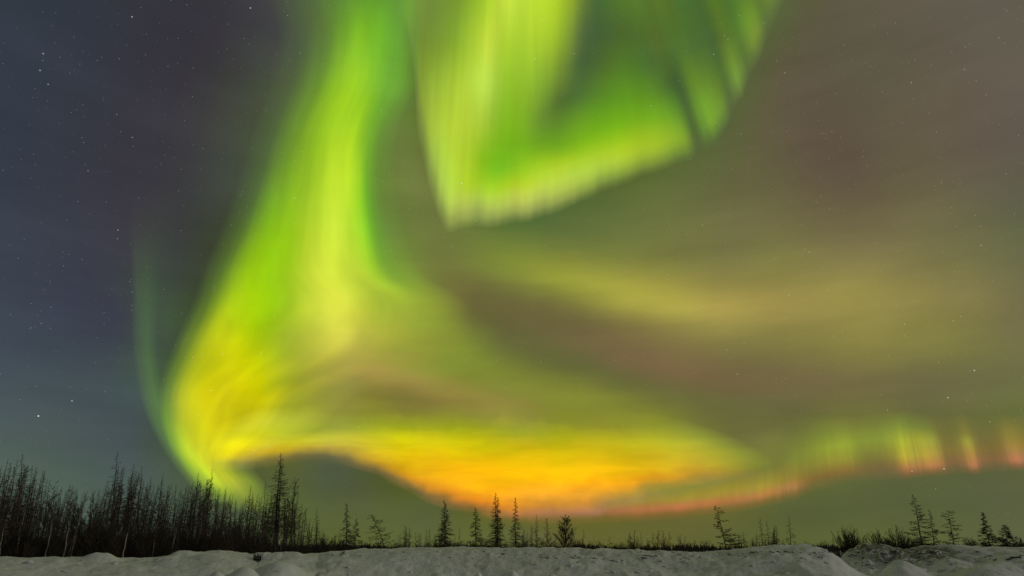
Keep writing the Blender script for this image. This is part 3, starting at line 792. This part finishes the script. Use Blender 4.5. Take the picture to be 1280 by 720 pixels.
class MB:
    def __init__(self):
        self.v, self.f = [], []

    def tube(self, pts, radii, n=3):
        base = len(self.v)
        for i, p in enumerate(pts):
            d = (pts[min(i + 1, len(pts) - 1)] - pts[max(i - 1, 0)])
            if d.length < 1e-6:
                d = Vector((0, 0, 1))
            d.normalize()
            a = d.cross(Vector((0, 0, 1)) if abs(d.z) < 0.9 else Vector((1, 0, 0))).normalized()
            b = d.cross(a)
            for k in range(n):
                q = 2 * math.pi * k / n
                self.v.append(p + (a * math.cos(q) + b * math.sin(q)) * radii[i])
        for i in range(len(pts) - 1):
            for k in range(n):
                k2 = (k + 1) % n
                o = base + i * n
                self.f.append((o + k, o + k2, o + n + k2, o + n + k))
        self.f.append(tuple(base + (len(pts) - 1) * n + k for k in range(n)))


def trunk_path(rnd, H, bend=0.012, n=9, top=(0, 0)):
    pts, x, y = [], 0, 0
    for i in range(n + 1):
        t = i / n
        pts.append(Vector((x + top[0] * t * t, y + top[1] * t * t, H * t)))
        x += rnd.uniform(-1, 1) * H * bend
        y += rnd.uniform(-1, 1) * H * bend
    pts[0].z = -0.35
    return pts


def along(pts, t):
    q = min(max(t, 0), 0.9999) * (len(pts) - 1)
    i = int(q)
    return pts[i].lerp(pts[i + 1], q - i)


def conifer(seed, H=10.0, width=1.0, low=0.15, dens=9.0, droop=0.25, sprigs=6, shape=0.75, r0=0.013, thick=1.0, side=None, top=(0, 0), twin=False, gap=0.0, up=0.3):
    """trunk and crown meshes of a bare northern larch or thin spruce"""
    rnd = random.Random(seed)
    tk, cr = MB(), MB()
    stems = [(trunk_path(rnd, H, 0.007, 9, top), 1.0)]
    if twin:
        p2 = trunk_path(rnd, H * 0.93, 0.007, 9, top)
        stems.append(([p + Vector((H * 0.022 + 0.04, 0.1, 0)) for p in p2], 0.93))
    for pts, sc_ in stems:
        n = len(pts)
        tk.tube(pts, [max(H * r0 * (1 - i / (n - 1)) ** 0.85, 0.014) * sc_ for i in range(n)], 7)
        nb = int(dens * H * (1 - low))
        for b in range(nb):
            h = low + (1 - low) * (b + rnd.random()) / nb
            if rnd.random() < gap * (0.5 + 0.5 * math.sin(h * 37 + seed)):
                continue
            h = min(h, 0.995)
            p = along(pts, h)
            rel = (h - low) / (1 - low)
            prof = (1 - rel) ** shape * (0.35 + 0.65 * min(rel / 0.22, 1))
            L = width * prof * rnd.uniform(0.45, 1.15) + 0.12 * (1 - rel) + 0.03
            a = rnd.uniform(0, 2 * math.pi)
            if side is not None:
                L *= 0.55 + 0.75 * max(0, math.cos(a - side))
            d = Vector((math.cos(a), math.sin(a), 0))
            dr = -droop * rnd.uniform(0.3, 1.4) + 0.45 * max(0, rel - 0.7)
            e1 = p + d * L * 0.5 + Vector((0, 0, dr * L * 0.55))
            e2 = p + d * L + Vector((0, 0, dr * L * 0.8 + up * L * rnd.uniform(0, .6)))
            rb = max(0.010, 0.017 * (L / width) ** .5) * thick
            cr.tube([p, e1, e2], [rb, rb * 0.75, rb * 0.35], 3)
            for q in range(int(1.5 * sprigs * (0.4 + L / width))):
                t = rnd.uniform(0.2, 1.0)
                s0 = p.lerp(e1, t * 2) if t < 0.5 else e1.lerp(e2, t * 2 - 1)
                a2 = a + rnd.choice((-1, 1)) * rnd.uniform(0.4, 1.3)
                l2 = rnd.uniform(0.10, 0.34) * (0.22 + 0.9 * min(L / width, 1)) * min(1.3, .6 + width * .5)
                s1 = s0 + Vector((math.cos(a2), math.sin(a2), rnd.uniform(-0.75, 0.55))) * l2
                cr.tube([s0, s1], [0.010 * thick, 0.005 * thick], 3)
    return tk, cr


def broadleaf(seed, H=8.0, width=1.2, low=0.25, n1=22, thick=1.0, r0=0.012, rise=1.0):
    """bare birch or willow: rising limbs with fine twigs"""
    rnd = random.Random(seed)
    tk, cr = MB(), MB()
    pts = trunk_path(rnd, H, 0.016, 10)
    n = len(pts)
    tk.tube(pts, [max(H * r0 * (1 - i / (n - 1)) ** 0.8, 0.014) for i in range(n)], 7)
    for b in range(n1):
        h = low + (0.97 - low) * (b + rnd.random()) / n1
        p = along(pts, h)
        a = rnd.uniform(0, 2 * math.pi)
        L = width * (1.25 - h) * rnd.uniform(0.6, 1.2)
        d = Vector((math.cos(a), math.sin(a), rise * rnd.uniform(0.7, 1.6)))
        d.normalize()
        e = [p]
        for k in range(4):
            d = (d + Vector((rnd.uniform(-.25, .25), rnd.uniform(-.25, .25), rnd.uniform(-.08, .2)))).normalized()
            e.append(e[-1] + d * L * 0.36)
        rb = 0.024 * thick * (1.2 - h)
        cr.tube(e, [rb, rb * .8, rb * .6, rb * .45, rb * .3], 3)
        for q in range(11):
            t = rnd.uniform(0.2, 1)
            s0 = along(e, t)
            d2 = (d + Vector((rnd.uniform(-.9, .9), rnd.uniform(-.9, .9), rnd.uniform(-.2, .5)))).normalized()
            l2 = L * rnd.uniform(.18, .5)
            s1 = s0 + d2 * l2
            cr.tube([s0, s1], [0.010 * thick, 0.006 * thick], 3)
            for w in range(2):
                s2 = s0.lerp(s1, rnd.uniform(.4, .95))
                d3 = (d2 + Vector((rnd.uniform(-.9, .9), rnd.uniform(-.9, .9), rnd.uniform(-.2, .4)))).normalized()
                cr.tube([s2, s2 + d3 * l2 * .55], [0.008 * thick, 0.005 * thick], 3)
    return tk, cr


def bush(seed, H=2.5, width=1.6, stems=22, thick=1.0):
    rnd = random.Random(seed)
    st, tw = MB(), MB()
    for s in range(stems):
        a = rnd.uniform(0, 2 * math.pi)
        sp_ = rnd.random() ** .6
        p = Vector((math.cos(a) * .18 * width * sp_, math.sin(a) * .18 * width * sp_, -.2))
        tip = Vector((math.cos(a) * width * .55 * sp_, math.sin(a) * width * .55 * sp_, H * rnd.uniform(.6, 1.0) * (1.05 - .35 * sp_ ** 2)))
        mid = p.lerp(tip, .5) + Vector((rnd.uniform(-.1, .1), rnd.uniform(-.1, .1), H * .08))
        e = [p, mid, tip]
        st.tube(e, [.022 * thick, .015 * thick, .007 * thick], 3)
        for q in range(9):
            s0 = along(e, rnd.uniform(.25, 1))
            d2 = (tip - p).normalized() + Vector((rnd.uniform(-.8, .8), rnd.uniform(-.8, .8), rnd.uniform(-.2, .4)))
            s1 = s0 + d2.normalized() * H * rnd.uniform(.1, .26)
            tw.tube([s0, s1], [.010 * thick, .006 * thick], 3)
            s2 = s0.lerp(s1, .6)
            d3 = d2.normalized() + Vector((rnd.uniform(-.8, .8), rnd.uniform(-.8, .8), rnd.uniform(-.1, .5)))
            tw.tube([s2, s2 + d3.normalized() * H * .1], [.008 * thick, .005 * thick], 3)
    return st, tw


class Proto:
    def __init__(self, name, parts, H):
        self.name, self.H = name, H
        self.meshes = []
        for pname, mb, mat in parts:
            me_ = bpy.data.meshes.new(pname)
            me_.from_pydata([tuple(p) for p in mb.v], [], mb.f)
            me_.materials.append(mat)
            self.meshes.append((pname, me_))

    def put(self, loc, height, label, cat, group=None, rz=0.0, lean=0.0, wide=1.0):
        e = bpy.data.objects.new(self.name, None)
        col.objects.link(e)
        e.empty_display_size = 0.3
        e.location = loc
        s = height / self.H
        e.scale = (s * wide, s * wide, s)
        # lean is a tilt to the right as seen from the camera, about the line of sight
        va = math.atan2(loc[0], loc[1])
        Mx = Matrix.Rotation(lean, 3, Vector((math.sin(va), math.cos(va), 0))) @ Matrix.Rotation(rz, 3, 'Z')
        e.rotation_euler = Mx.to_euler()
        tag(e, label, cat, group)
        for pname, me_ in self.meshes:
            o = bpy.data.objects.new(pname, me_)
            col.objects.link(o)
            o.parent = e
        return e


def spot(px, D):
    a = azel(px, 690)[0]
    return a, Vector((D * math.sin(a), D * math.cos(a), g1(a, D)))


def tree_at(proto, xb, xt, yt, D, label, cat, group=None, rz=0.0, wide=1.0, tilt_scale=1.0):
    a, loc = spot(xb, D)
    at, et = azel(xt, yt)
    top = EYE + D * math.tan(et)
    h = top - loc.z
    lean = math.atan2((at - a) * D, h) * tilt_scale
    return proto.put(loc, h / math.cos(lean), label, cat, group, rz, lean, wide)


rnd = random.Random(11)
larch_p = []
for k in range(10):
    tk, cr = conifer(100 + k, 11.0, rnd.uniform(.85, 1.5), rnd.uniform(.15, .35), rnd.uniform(11, 15), rnd.uniform(.05, .35), 9, rnd.uniform(.7, 1.0), .0105, .85, gap=.3)
    larch_p.append(Proto('bare_larch', [('trunk', tk, BARK), ('crown', cr, TWIG)], 11.0))
birch_p = []
for k in range(6):
    tk, cr = broadleaf(200 + k, 8.5, rnd.uniform(.9, 1.3), rnd.uniform(.2, .35), 24)
    birch_p.append(Proto('bare_birch', [('trunk', tk, BARK if k < 3 else BIRCH), ('crown', cr, TWIG)], 8.5))
young_p = []
for k in range(5):
    tk, cr = conifer(300 + k, 4.0, .55, .08, 12, .1, 4, .8, .011, 1.0)
    young_p.append(Proto('young_larch', [('trunk', tk, BARK), ('crown', cr, TWIG)], 4.0))
bush_p = []
for k in range(5):
    st, tw = bush(400 + k, 2.5, rnd.uniform(1.4, 2.2), 20)
    bush_p.append(Proto('bare_bush', [('stems', st, BRUSH), ('twigs', tw, TWIG)], 2.5))


# ------------------------------------------------------------------ trees that stand out, each with a shape of its own
def own(name, label, xb, xt, yt, D, **kw):
    a, loc = spot(xb, D)
    h = EYE + D * math.tan(azel(xt, yt)[1]) - loc.z
    needle = kw.pop('needle', False)
    kind = kw.pop('kind', 'conifer')
    wpx = kw.pop('wpx', None)
    if wpx:
        kw['width'] = 1.4 * wpx / 2 / 930.0 * D
    if kind == 'conifer':
        tk, cr = conifer(abs(hash((xb, yt))) % 9999 if False else int(xb * 7 + yt), h, **kw)
    else:
        tk, cr = broadleaf(int(xb * 7 + yt), h, **kw)
    p = Proto(name, [('trunk', tk, BARK), ('crown', cr, NEEDLE if needle else TWIG)], h)
    tree_at(p, xb, xt, yt, D, label, 'tree', rz=0.0)


SP = dict(dens=21, droop=.45, sprigs=11, thick=1.4, low=.06, shape=.95)
own('larch', 'tallest twin stemmed larch rising above the right end of the dense forest', 343, 349, 566, 82, wpx=36, low=.22, dens=14, droop=.3, sprigs=9, shape=.8, twin=True, thick=1.4)
own('bare_birch', 'thin twiggy bare tree just right of the tallest twin stemmed larch', 366, 371, 600, 80, kind='broad', width=1.5, low=.2, n1=40)
own('larch', 'slender larch at the right edge of the dense forest', 395, 397, 636, 82, wpx=14, low=.1, dens=10, sprigs=6)
own('larch', 'narrow larch with short branches on the open snow, first pair from the forest, taller', 433, 434, 629, 86, wpx=20, **SP)
own('larch', 'shorter larch touching the right side of the first tall larch past the forest', 443, 445, 648, 86, wpx=20, **SP)
own('larch', 'crooked larch whose top hooks over to the left', 483, 474, 641, 86, wpx=26, dens=12, droop=.1, sprigs=9, thick=1.5, low=.2, shape=.35, top=(-.9, 0))
own('spruce', 'broad larch left of the glowing orange band, with full branches down to the snow', 556, 556, 625, 88, wpx=26, twin=True, **SP)
own('larch', 'tiny bare sapling right of the broad full branched larch', 575, 575, 660, 88, wpx=7, low=.2, dens=6)
own('spruce', 'dense small conical spruce between the two tall trees under the orange band', 595, 594, 634, 90, wpx=22, needle=True, dens=22, droop=.6, sprigs=11, thick=1.4, low=.06, shape=.75)
own('larch', 'tallest tree under the orange band, a larch with two close stems', 620, 620, 616, 90, wpx=24, twin=True, **SP)
own('spruce', 'pointed narrow spruce right of the twin stemmed larch under the orange band', 645, 644, 622, 90, wpx=20, needle=True, **SP)
own('larch', 'short thin larch standing right of the pointed narrow spruce', 671, 671, 643, 92, wpx=10, dens=11, sprigs=6, low=.1)
own('bare_birch', 'faint bare sapling beside the short thin larch under the orange band', 684, 683, 648, 92, kind='broad', width=.7, low=.25, n1=22)
own('bare_birch', 'dark bushy clump of stems below the right end of the orange glow', 706, 706, 648, 92, kind='broad', width=1.5, low=.06, n1=64, thick=1.7)
own('larch', 'small faint sapling right of the dark bushy clump', 728, 729, 661, 95, wpx=9, low=.2, dens=7)
own('larch', 'tiny lone sapling on the bare stretch of middle horizon', 762, 762, 669, 98, wpx=6, low=.2, dens=7)
own('larch', 'windblown larch leaning left with a ragged one sided crown', 909, 897, 632, 72, wpx=34, side=.3, dens=16, droop=.15, sprigs=11, thick=1.6, low=.1, shape=.55, top=(-.35, 0))
own('larch', 'small larch in the thicket just right of the windblown leaning larch', 931, 929, 665, 86, wpx=9, dens=9, low=.15)
own('larch', 'taller of two thin larches in the thicket left of the big snow mound', 954, 951, 648, 84, wpx=13, dens=10, low=.1)
own('larch', 'thin larch beside the taller one in the thicket left of the snow mound', 961, 958, 651, 84, wpx=10, dens=10, low=.1)
own('larch', 'short slim larch standing above the left shoulder of the big snow mound', 988, 985, 646, 84, wpx=13, dens=11, low=.1, sprigs=6)
own('larch', 'tallest larch on the right, straight with stubby spreading branches', 1154, 1141, 618, 74, wpx=24, dens=14, droop=.15, sprigs=9, thick=1.5, low=.12, shape=.8, r0=.014)
own('larch', 'thin larch directly right of the tallest one on the right', 1168, 1160, 637, 74, wpx=16, dens=14, droop=.15, sprigs=7, thick=1.3, low=.1, shape=.8)
own('larch', 'wide crowned larch with open spreading branches among the right trees', 1194, 1184, 638, 74, wpx=36, dens=12, droop=-.1, sprigs=10, thick=1.5, low=.2, shape=.55, r0=.015)
own('spruce', 'dark dense pointed spruce near the right edge, taller of two', 1240, 1228, 640, 72, wpx=20, needle=True, dens=30, droop=.3, sprigs=13, thick=1.5, low=.04, shape=.95)
own('spruce', 'dark dense blunt spruce near the right edge, shorter of two', 1261, 1255, 656, 72, wpx=18, needle=True, dens=34, droop=.2, sprigs=14, thick=1.5, low=.04, shape=.6)
for lab, xb, xt, yt in (('tall leaning larch above the left forest, highest near its middle', 136, 148, 565),
                        ('pale topped larch above the far left forest, tallest near the left edge', 18, 26, 568)):
    a_, l_ = spot(xb, 74)
    own('larch', lab, xb, xt, yt, 74, wpx=30, low=.25, dens=8, droop=.2, sprigs=9, shape=.9, thick=1.0)
# pale birches lit from behind the camera
for q, (xb, xt, yt, lab) in enumerate([(80, 90, 628, 'pale slanting birch trunk at the front of the left forest, left of a pair'),
                        (91, 101, 634, 'pale slanting birch trunk at the front of the left forest, right of a pair'),
                        (154, 163, 638, 'single pale birch trunk bending right below the tall leaning larch'),
                        (2, 14, 640, 'pale birch trunk at the far left edge of the forest'),
                        (58, 66, 632, 'dim greyish birch trunk between the left edge and the pale pair'),
                        (215, 220, 655, 'short pale birch stem at the forest front below the aurora fringe'),
                        (192, 198, 650, 'thin pale birch stem right of the single bending birch')]):
    a_, loc = spot(xb, 58)
    h = EYE + 58 * math.tan(azel(xt, yt)[1]) - loc.z
    tk, cr = broadleaf(900 + q, h, .9, .45, 18, r0=.014 if q < 4 else .011)
    tree_at(Proto('birch', [('trunk', tk, BIRCH), ('crown', cr, TWIG)], h), xb, xt, yt, 58, lab, 'tree')

# ------------------------------------------------------------------ the dense forest on the left
ENV = [(-80,575),(0,573),(12,570),(25,572),(45,580),(62,588),(75,606),(88,600),(110,606),(126,606),(140,592),(150,578),(166,580),(180,586),(192,600),(206,592),(225,606),(238,600),(250,590),(268,588),(280,606),(300,620),(312,606),(330,612),(352,606),(372,608),(388,632),(402,645),(420,668)]
ex, ey = [p[0] for p in ENV], [p[1] for p in ENV]
TALL = [(8,573),(33,580),(42,582),(57,588),(166,580),(178,583),(205,591),(250,591),(266,586),(241,602),(283,608),(312,606),(331,602),(222,606),(190,596)]
nf = 0
for xt, yt in TALL:
    D = rnd.uniform(70, 84)
    xb = xt + (640 - xt) * -0.0 - 0.13 * (690 - yt) * (640 - xt) / 540 + rnd.uniform(-3, 3)
    tree_at(rnd.choice(larch_p), xb, xt, yt, D, 'tall bare larch rising above the others in the dense left forest', 'tree', 'tall larches of the left forest', rnd.uniform(0, 6.28))
for i in range(235):
    xt = -60 + 460 * (i + rnd.random()) / 235
    top = np.interp(xt, ex, ey)
    yt = top + abs(rnd.gauss(0, 1)) * 15 + 3
    yt = min(yt, 672)
    D = rnd.uniform(66, 120)
    xb = xt - 0.20 * (690 - yt) * (640 - xt) / 540 + rnd.gauss(0, 6)
    tree_at(rnd.choice(larch_p), xb, xt, yt, D, 'bare dark larch crowded among the trees of the left forest', 'tree', 'larches of the left forest', rnd.uniform(0, 6.28), rnd.uniform(.9, 1.25))
for i in range(100):
    xt = -50 + 455 * (i + rnd.random()) / 100
    top = np.interp(xt, ex, ey)
    yt = min(top + 8 + rnd.uniform(0, 46), 674)
    D = rnd.uniform(62, 100)
    xb = xt - 0.20 * (690 - yt) * (640 - xt) / 540 + rnd.gauss(0, 6)
    tree_at(birch_p[rnd.choice((0, 1, 2, 0, 1, 2, 0, 1, 2, 3, 4))], xb, xt, yt, D, 'thin bare birch with fine rising twigs inside the left forest', 'tree', 'birches of the left forest', rnd.uniform(0, 6.28), rnd.uniform(.9, 1.2))
for i in range(110):
    px = -60 + 480 * (i + rnd.random()) / 110
    D = rnd.uniform(56, 88)
    a_, loc = spot(px, D)
    bush_p[i % 5].put(loc, rnd.uniform(1.3, 3.2) * (1 if px < 330 else .65), 'low dark bare bush at the foot of the left forest', 'bush', 'bushes under the left forest', rnd.uniform(0, 6.28), 0, rnd.uniform(1, 1.5))

# ------------------------------------------------------------------ scattered small growth along the horizon
for cx_, w, yt, n, what in [(410,16,664,4,'y'),(422,8,660,2,'y'),(460,18,672,4,'y'),(512,16,657,5,'y'),(530,18,660,7,'y'),(545,10,664,4,'y'),(502,10,666,3,'y'),
                         (568,6,662,2,'y'),(657,10,660,5,'y'),(664,12,655,4,'y'),(691,8,664,3,'y'),(787,10,661,4,'b'),(797,10,664,4,'y'),(806,8,668,3,'y'),
                         (822,8,661,3,'b'),(832,10,662,4,'b'),(852,8,667,3,'b'),(920,14,668,3,'y'),(941,14,666,5,'b'),(946,10,662,3,'y'),(970,8,656,3,'y'),(964,8,658,3,'y'),(976,10,668,3,'b')]:
    for k in range(n):
        px = cx_ + rnd.uniform(-w / 2, w / 2)
        D = rnd.uniform(84, 130)
        y = yt + (rnd.random() ** 1.2) * 12
        if what == 'y':
            tree_at(rnd.choice(young_p), px, px + rnd.uniform(-1, 1), y, D, 'slim young larch sapling scattered along the open horizon', 'tree', 'young larches along the horizon', rnd.uniform(0, 6.28), rnd.uniform(.9, 1.6))
        else:
            tree_at(rnd.choice(birch_p[:3]), px, px + rnd.uniform(-1, 1), y, D, 'small twiggy birch scattered along the open horizon', 'tree', 'small birches along the horizon', rnd.uniform(0, 6.28), rnd.uniform(1.2, 2))
BUSHES = [(1058,660,34,'wide rounded bare bush behind the gap beside the big snow mound, left half'),(1071,662,32,'wide rounded bare bush behind the gap beside the big snow mound, right half'),
          (1100,664,24,'bare bush behind the rough dirty snow heap'),(1126,661,26,'round pale bare bush just left of the tallest right larch'),
          (1217,672,18,'low bare bush left of the dark dense spruces'),(1276,672,16,'low bare bush at the right edge of the picture'),(1112,670,18,'low bare bush between the two bushes behind the dirty heap'),(1140,672,16,'low bush at the foot of the tallest right larch')]
for k, (px, yt, w, lab) in enumerate(BUSHES):
    a_, loc = spot(px, 70)
    h = EYE + 70 * math.tan(azel(px, yt)[1]) - loc.z
    st, tw = bush(500 + k, h, w / 930 * 70, 34, 1.1)
    Proto('bare_bush', [('stems', st, BRUSH), ('twigs', tw, TWIG)], h).put(loc, h, lab, 'bush')
for i in range(130):
    px = 330 + 980 * (i + rnd.random()) / 130
    D = rnd.uniform(66, 110)
    a_, loc = spot(px, D)
    y = 682 - 9 * rnd.random() ** 2
    h = max(EYE + D * math.tan(azel(px, y)[1]) - loc.z, .5)
    bush_p[i % 5].put(loc, h, 'low dark scrub bush in the line along the horizon', 'bush', 'scrub bushes along the horizon', rnd.uniform(0, 6.28), 0, rnd.uniform(1, 1.9))

# far forest: one dark mass on the horizon
mb = MB()
_fa, _fd = R(44) * (2 * rng.random(5200) - 1), 170 + 250 * rng.random(5200)
_fz, _fn = ground(_fa, _fd), fbm(_fa * 30, _fa * 0 + 3, 2)
for i in range(5200):
    a, D = float(_fa[i]), float(_fd[i])
    b = Vector((D * math.sin(a), D * math.cos(a), float(_fz[i]) - .3))
    h = rnd.uniform(.7, 2.0) * (D / 250) * (1 + .5 * float(_fn[i]))
    w = h * rnd.uniform(.14, .26)
    mb.tube([b, b + Vector((0, 0, h * .45)), b + Vector((rnd.uniform(-.1, .1), 0, h))], [w, w * .7, .02], 4)
o = mesh_obj('distant_forest', mb.v, mb.f, BRUSH)
tag(o, 'low dark line of far scrub and forest along the horizon', 'forest', kind='stuff')

# dark brush that fills the foot of the left forest and the line behind the bank
mb = MB()
for i in range(15000):
    if i < 8500:
        px = rnd.uniform(-90, 405); D = rnd.uniform(60, 112); hh = rnd.uniform(.5, 2.3) * (1 if px < 340 else .6)
    else:
        px = rnd.uniform(330, 1330); D = rnd.uniform(60, 110); hh = rnd.uniform(.2, .7)
    a_ = azel(px, 690)[0]
    b = Vector((D * math.sin(a_), D * math.cos(a_), 0))
    b.z = 0.72 + 0.42 * float(sstep(45, 260, np.array(D))) - .1
    t = b + Vector((rnd.uniform(-.35, .35) * hh, rnd.uniform(-.3, .3) * hh, hh))
    m_ = b.lerp(t, .5) + Vector((rnd.uniform(-.1, .1), 0, 0))
    mb.tube([b, m_, t], [.022, .018, .008], 3)
    for k in range(2):
        s0 = m_.lerp(t, rnd.random())
        mb.tube([s0, s0 + Vector((rnd.uniform(-.4, .4), rnd.uniform(-.3, .3), rnd.uniform(.1, .5))) * min(hh, 1.2)], [.012, .006], 3)
o = mesh_obj('undergrowth', mb.v, mb.f, BRUSH)
tag(o, 'tangle of thin dark undergrowth at the foot of the trees', 'undergrowth', kind='stuff')

# ------------------------------------------------------------------ frozen clods and dry grass on the bank
CL, cn, cb = material('frozen_earth', (0.05, 0.042, 0.032))
z = noise(cn, N(cn, 'ShaderNodeTexCoord').outputs['Object'], 6, 4, .6)
r_ = N(cn, 'ShaderNodeValToRGB')
r_.color_ramp.elements[0].color = (0.05, 0.045, 0.038, 1)
r_.color_ramp.elements[1].color = (0.22, 0.20, 0.17, 1)
cn.links.new(z.outputs[0], r_.inputs[0])
nz_ = N(cn, 'ShaderNodeSeparateXYZ')
cn.links.new(N(cn, 'ShaderNodeNewGeometry').outputs['Normal'], nz_.inputs[0])
cm = N(cn, 'ShaderNodeMix', data_type='RGBA')
put(cn, cm.inputs[0], maprange(cn, M(cn, 'ADD', nz_.outputs[2], M(cn, 'MULTIPLY', z.outputs[0], .5)), .75, 1.0))
cn.links.new(r_.outputs[0], cm.inputs[6])
cm.inputs[7].default_value = (.75, .76, .77, 1)          # snow lying on top
cn.links.new(cm.outputs[2], cb.inputs['Base Color'])
clod_me = []
for k in range(6):
    bm = bmesh.new()
    bmesh.ops.create_icosphere(bm, subdivisions=2, radius=1)
    q = random.Random(60 + k)
    off = Vector((q.uniform(0, 99), q.uniform(0, 99), 0))
    for v_ in bm.verts:
        f = 1 + .95 * float(fbm(np.array(v_.co.x * 1.3 + off.x), np.array(v_.co.y * 1.3 + v_.co.z * 2.1 + off.y), 3))
        v_.co = Vector((v_.co.x * f * 1.2, v_.co.y * f, v_.co.z * f * .7))
    me_ = bpy.data.meshes.new('dirt_clod')
    bm.to_mesh(me_); bm.free()
    me_.materials.append(CL)
    clod_me.append(me_)
SPOTS = [(505,690,4),(604,690,5),(563,697,4),(575,699,3),(590,698,4),(620,697,3),(684,698,7),(694,698,5),(716,697,6),(724,697,5),(743,698,6),(754,700,4),(766,700,5),(778,701,4),(800,700,6),(806,698,5),(812,695,6),(826,702,6),
         (841,690,4),(850,693,6),(857,697,7),(868,693,5),(875,696,4),(905,700,5),(915,693,6),(930,692,5),(942,691,7),(952,689,5),(966,691,6),(974,690,7),(983,690,7),(992,691,6),(1001,691,5),(1012,693,5),(1020,692,8),(1026,697,7),(1033,704,5),
         (1150,691,5),(1164,690,8),(1172,690,6),(1178,694,6),(1186,698,7),(1200,690,5),(1222,690,5),(1236,695,5),(1246,699,5),(1262,699,8),(1270,697,8),(1278,695,7),(1066,694,8),(1074,690,8),(1080,697,6),(1092,688,6),(1104,690,6),(1117,690,6),(1070,704,6),(1085,706,5),(1100,700,6)]
for i in range(60):
    SPOTS.append((rnd.uniform(480, 1030), rnd.gauss(694, 4), rnd.uniform(2, 4.5)))
for i in range(20):
    SPOTS.append((rnd.uniform(1060, 1280), rnd.uniform(688, 708), rnd.uniform(2, 5)))
for i in range(12):
    SPOTS.append((rnd.uniform(20, 330), rnd.uniform(699, 704), rnd.uniform(1.5, 3)))
for px, py, w in SPOTS:
    p = hit(px, py)
    if p is None:
        continue
    o = bpy.data.objects.new('dirt_clod', rnd.choice(clod_me))
    col.objects.link(o)
    s = w / 930 * p.length * rnd.uniform(.30, .46)
    o.location = p + Vector((0, 0, -.1 * s))
    o.scale = (s * rnd.uniform(.9, 1.6), s, s * rnd.uniform(.6, 1.0))
    o.rotation_euler = (rnd.uniform(-.3, .3), rnd.uniform(-.3, .3), rnd.uniform(0, 6.28))
    tag(o, 'small dark frozen clod of earth on the snow bank', 'clod', 'dark clods on the snow bank')


# broken lumps of ploughed snow
lump_me = []
for me0 in clod_me:
    me_ = me0.copy()
    me_.name = 'snow_lump'
    me_.materials.clear()
    me_.materials.append(snow)
    me_.polygons.foreach_set('use_smooth', [True] * len(me_.polygons))
    lump_me.append(me_)
lr = random.Random(77)
for i in range(46):
    px = lr.uniform(-10, 1290)
    crest = np.interp(px, [p[0] for p in CREST1[:-4]], [p[1] for p in CREST1[:-4]]) if px < 1040 else 688
    py = crest + 3 + (718 - crest) * lr.random() ** 1.3
    p = hit(px, py)
    if p is None:
        continue
    o = bpy.data.objects.new('snow_lump', lr.choice(lump_me))
    col.objects.link(o)
    sz = lr.uniform(2, 4.5) / 930 * p.length
    o.location = p + Vector((0, 0, -.12 * sz))
    o.scale = (sz * lr.uniform(.8, 1.5), sz, sz * lr.uniform(.45, .85))
    o.rotation_euler = (lr.uniform(-.4, .4), lr.uniform(-.4, .4), lr.uniform(0, 6.28))
    tag(o, 'small rough lump of broken snow on the ploughed bank', 'snow lump', 'broken snow lumps on the bank')


def tuft(px, py, hpx, wpx, n, label, seed):
    p = hit(px, py)
    if p is None:
        return
    k = p.length / 930
    q = random.Random(seed)
    mb = MB()
    for i in range(n):
        b = p + Vector((q.uniform(-.35, .35) * wpx * k, q.uniform(-.1, .1), -.04))
        h = hpx * k * q.uniform(.5, 1.0)
        l = Vector((q.uniform(-.5, .5) * h, q.uniform(-.2, .2) * h, h))
        mb.tube([b, b + l * .55 + Vector((0, 0, h * .06)), b + l], [.008, .006, .003], 3)
    tag(mesh_obj('dry_grass', mb.v, mb.f, TWIG), label, 'grass tuft')


tuft(322, 701, 11, 10, 60, 'dark tuft of dry grass in the snow below the tallest twin stemmed larch', 1)
tuft(428, 693, 7, 4, 12, 'few dry stalks on the snow below the first larch past the forest', 2)
tuft(164, 694, 8, 14, 30, 'dry grass beside a snow lump at the foot of the left forest', 3)
tuft(1038, 690, 6, 10, 26, 'dry grass on the right shoulder of the big snow mound', 4)
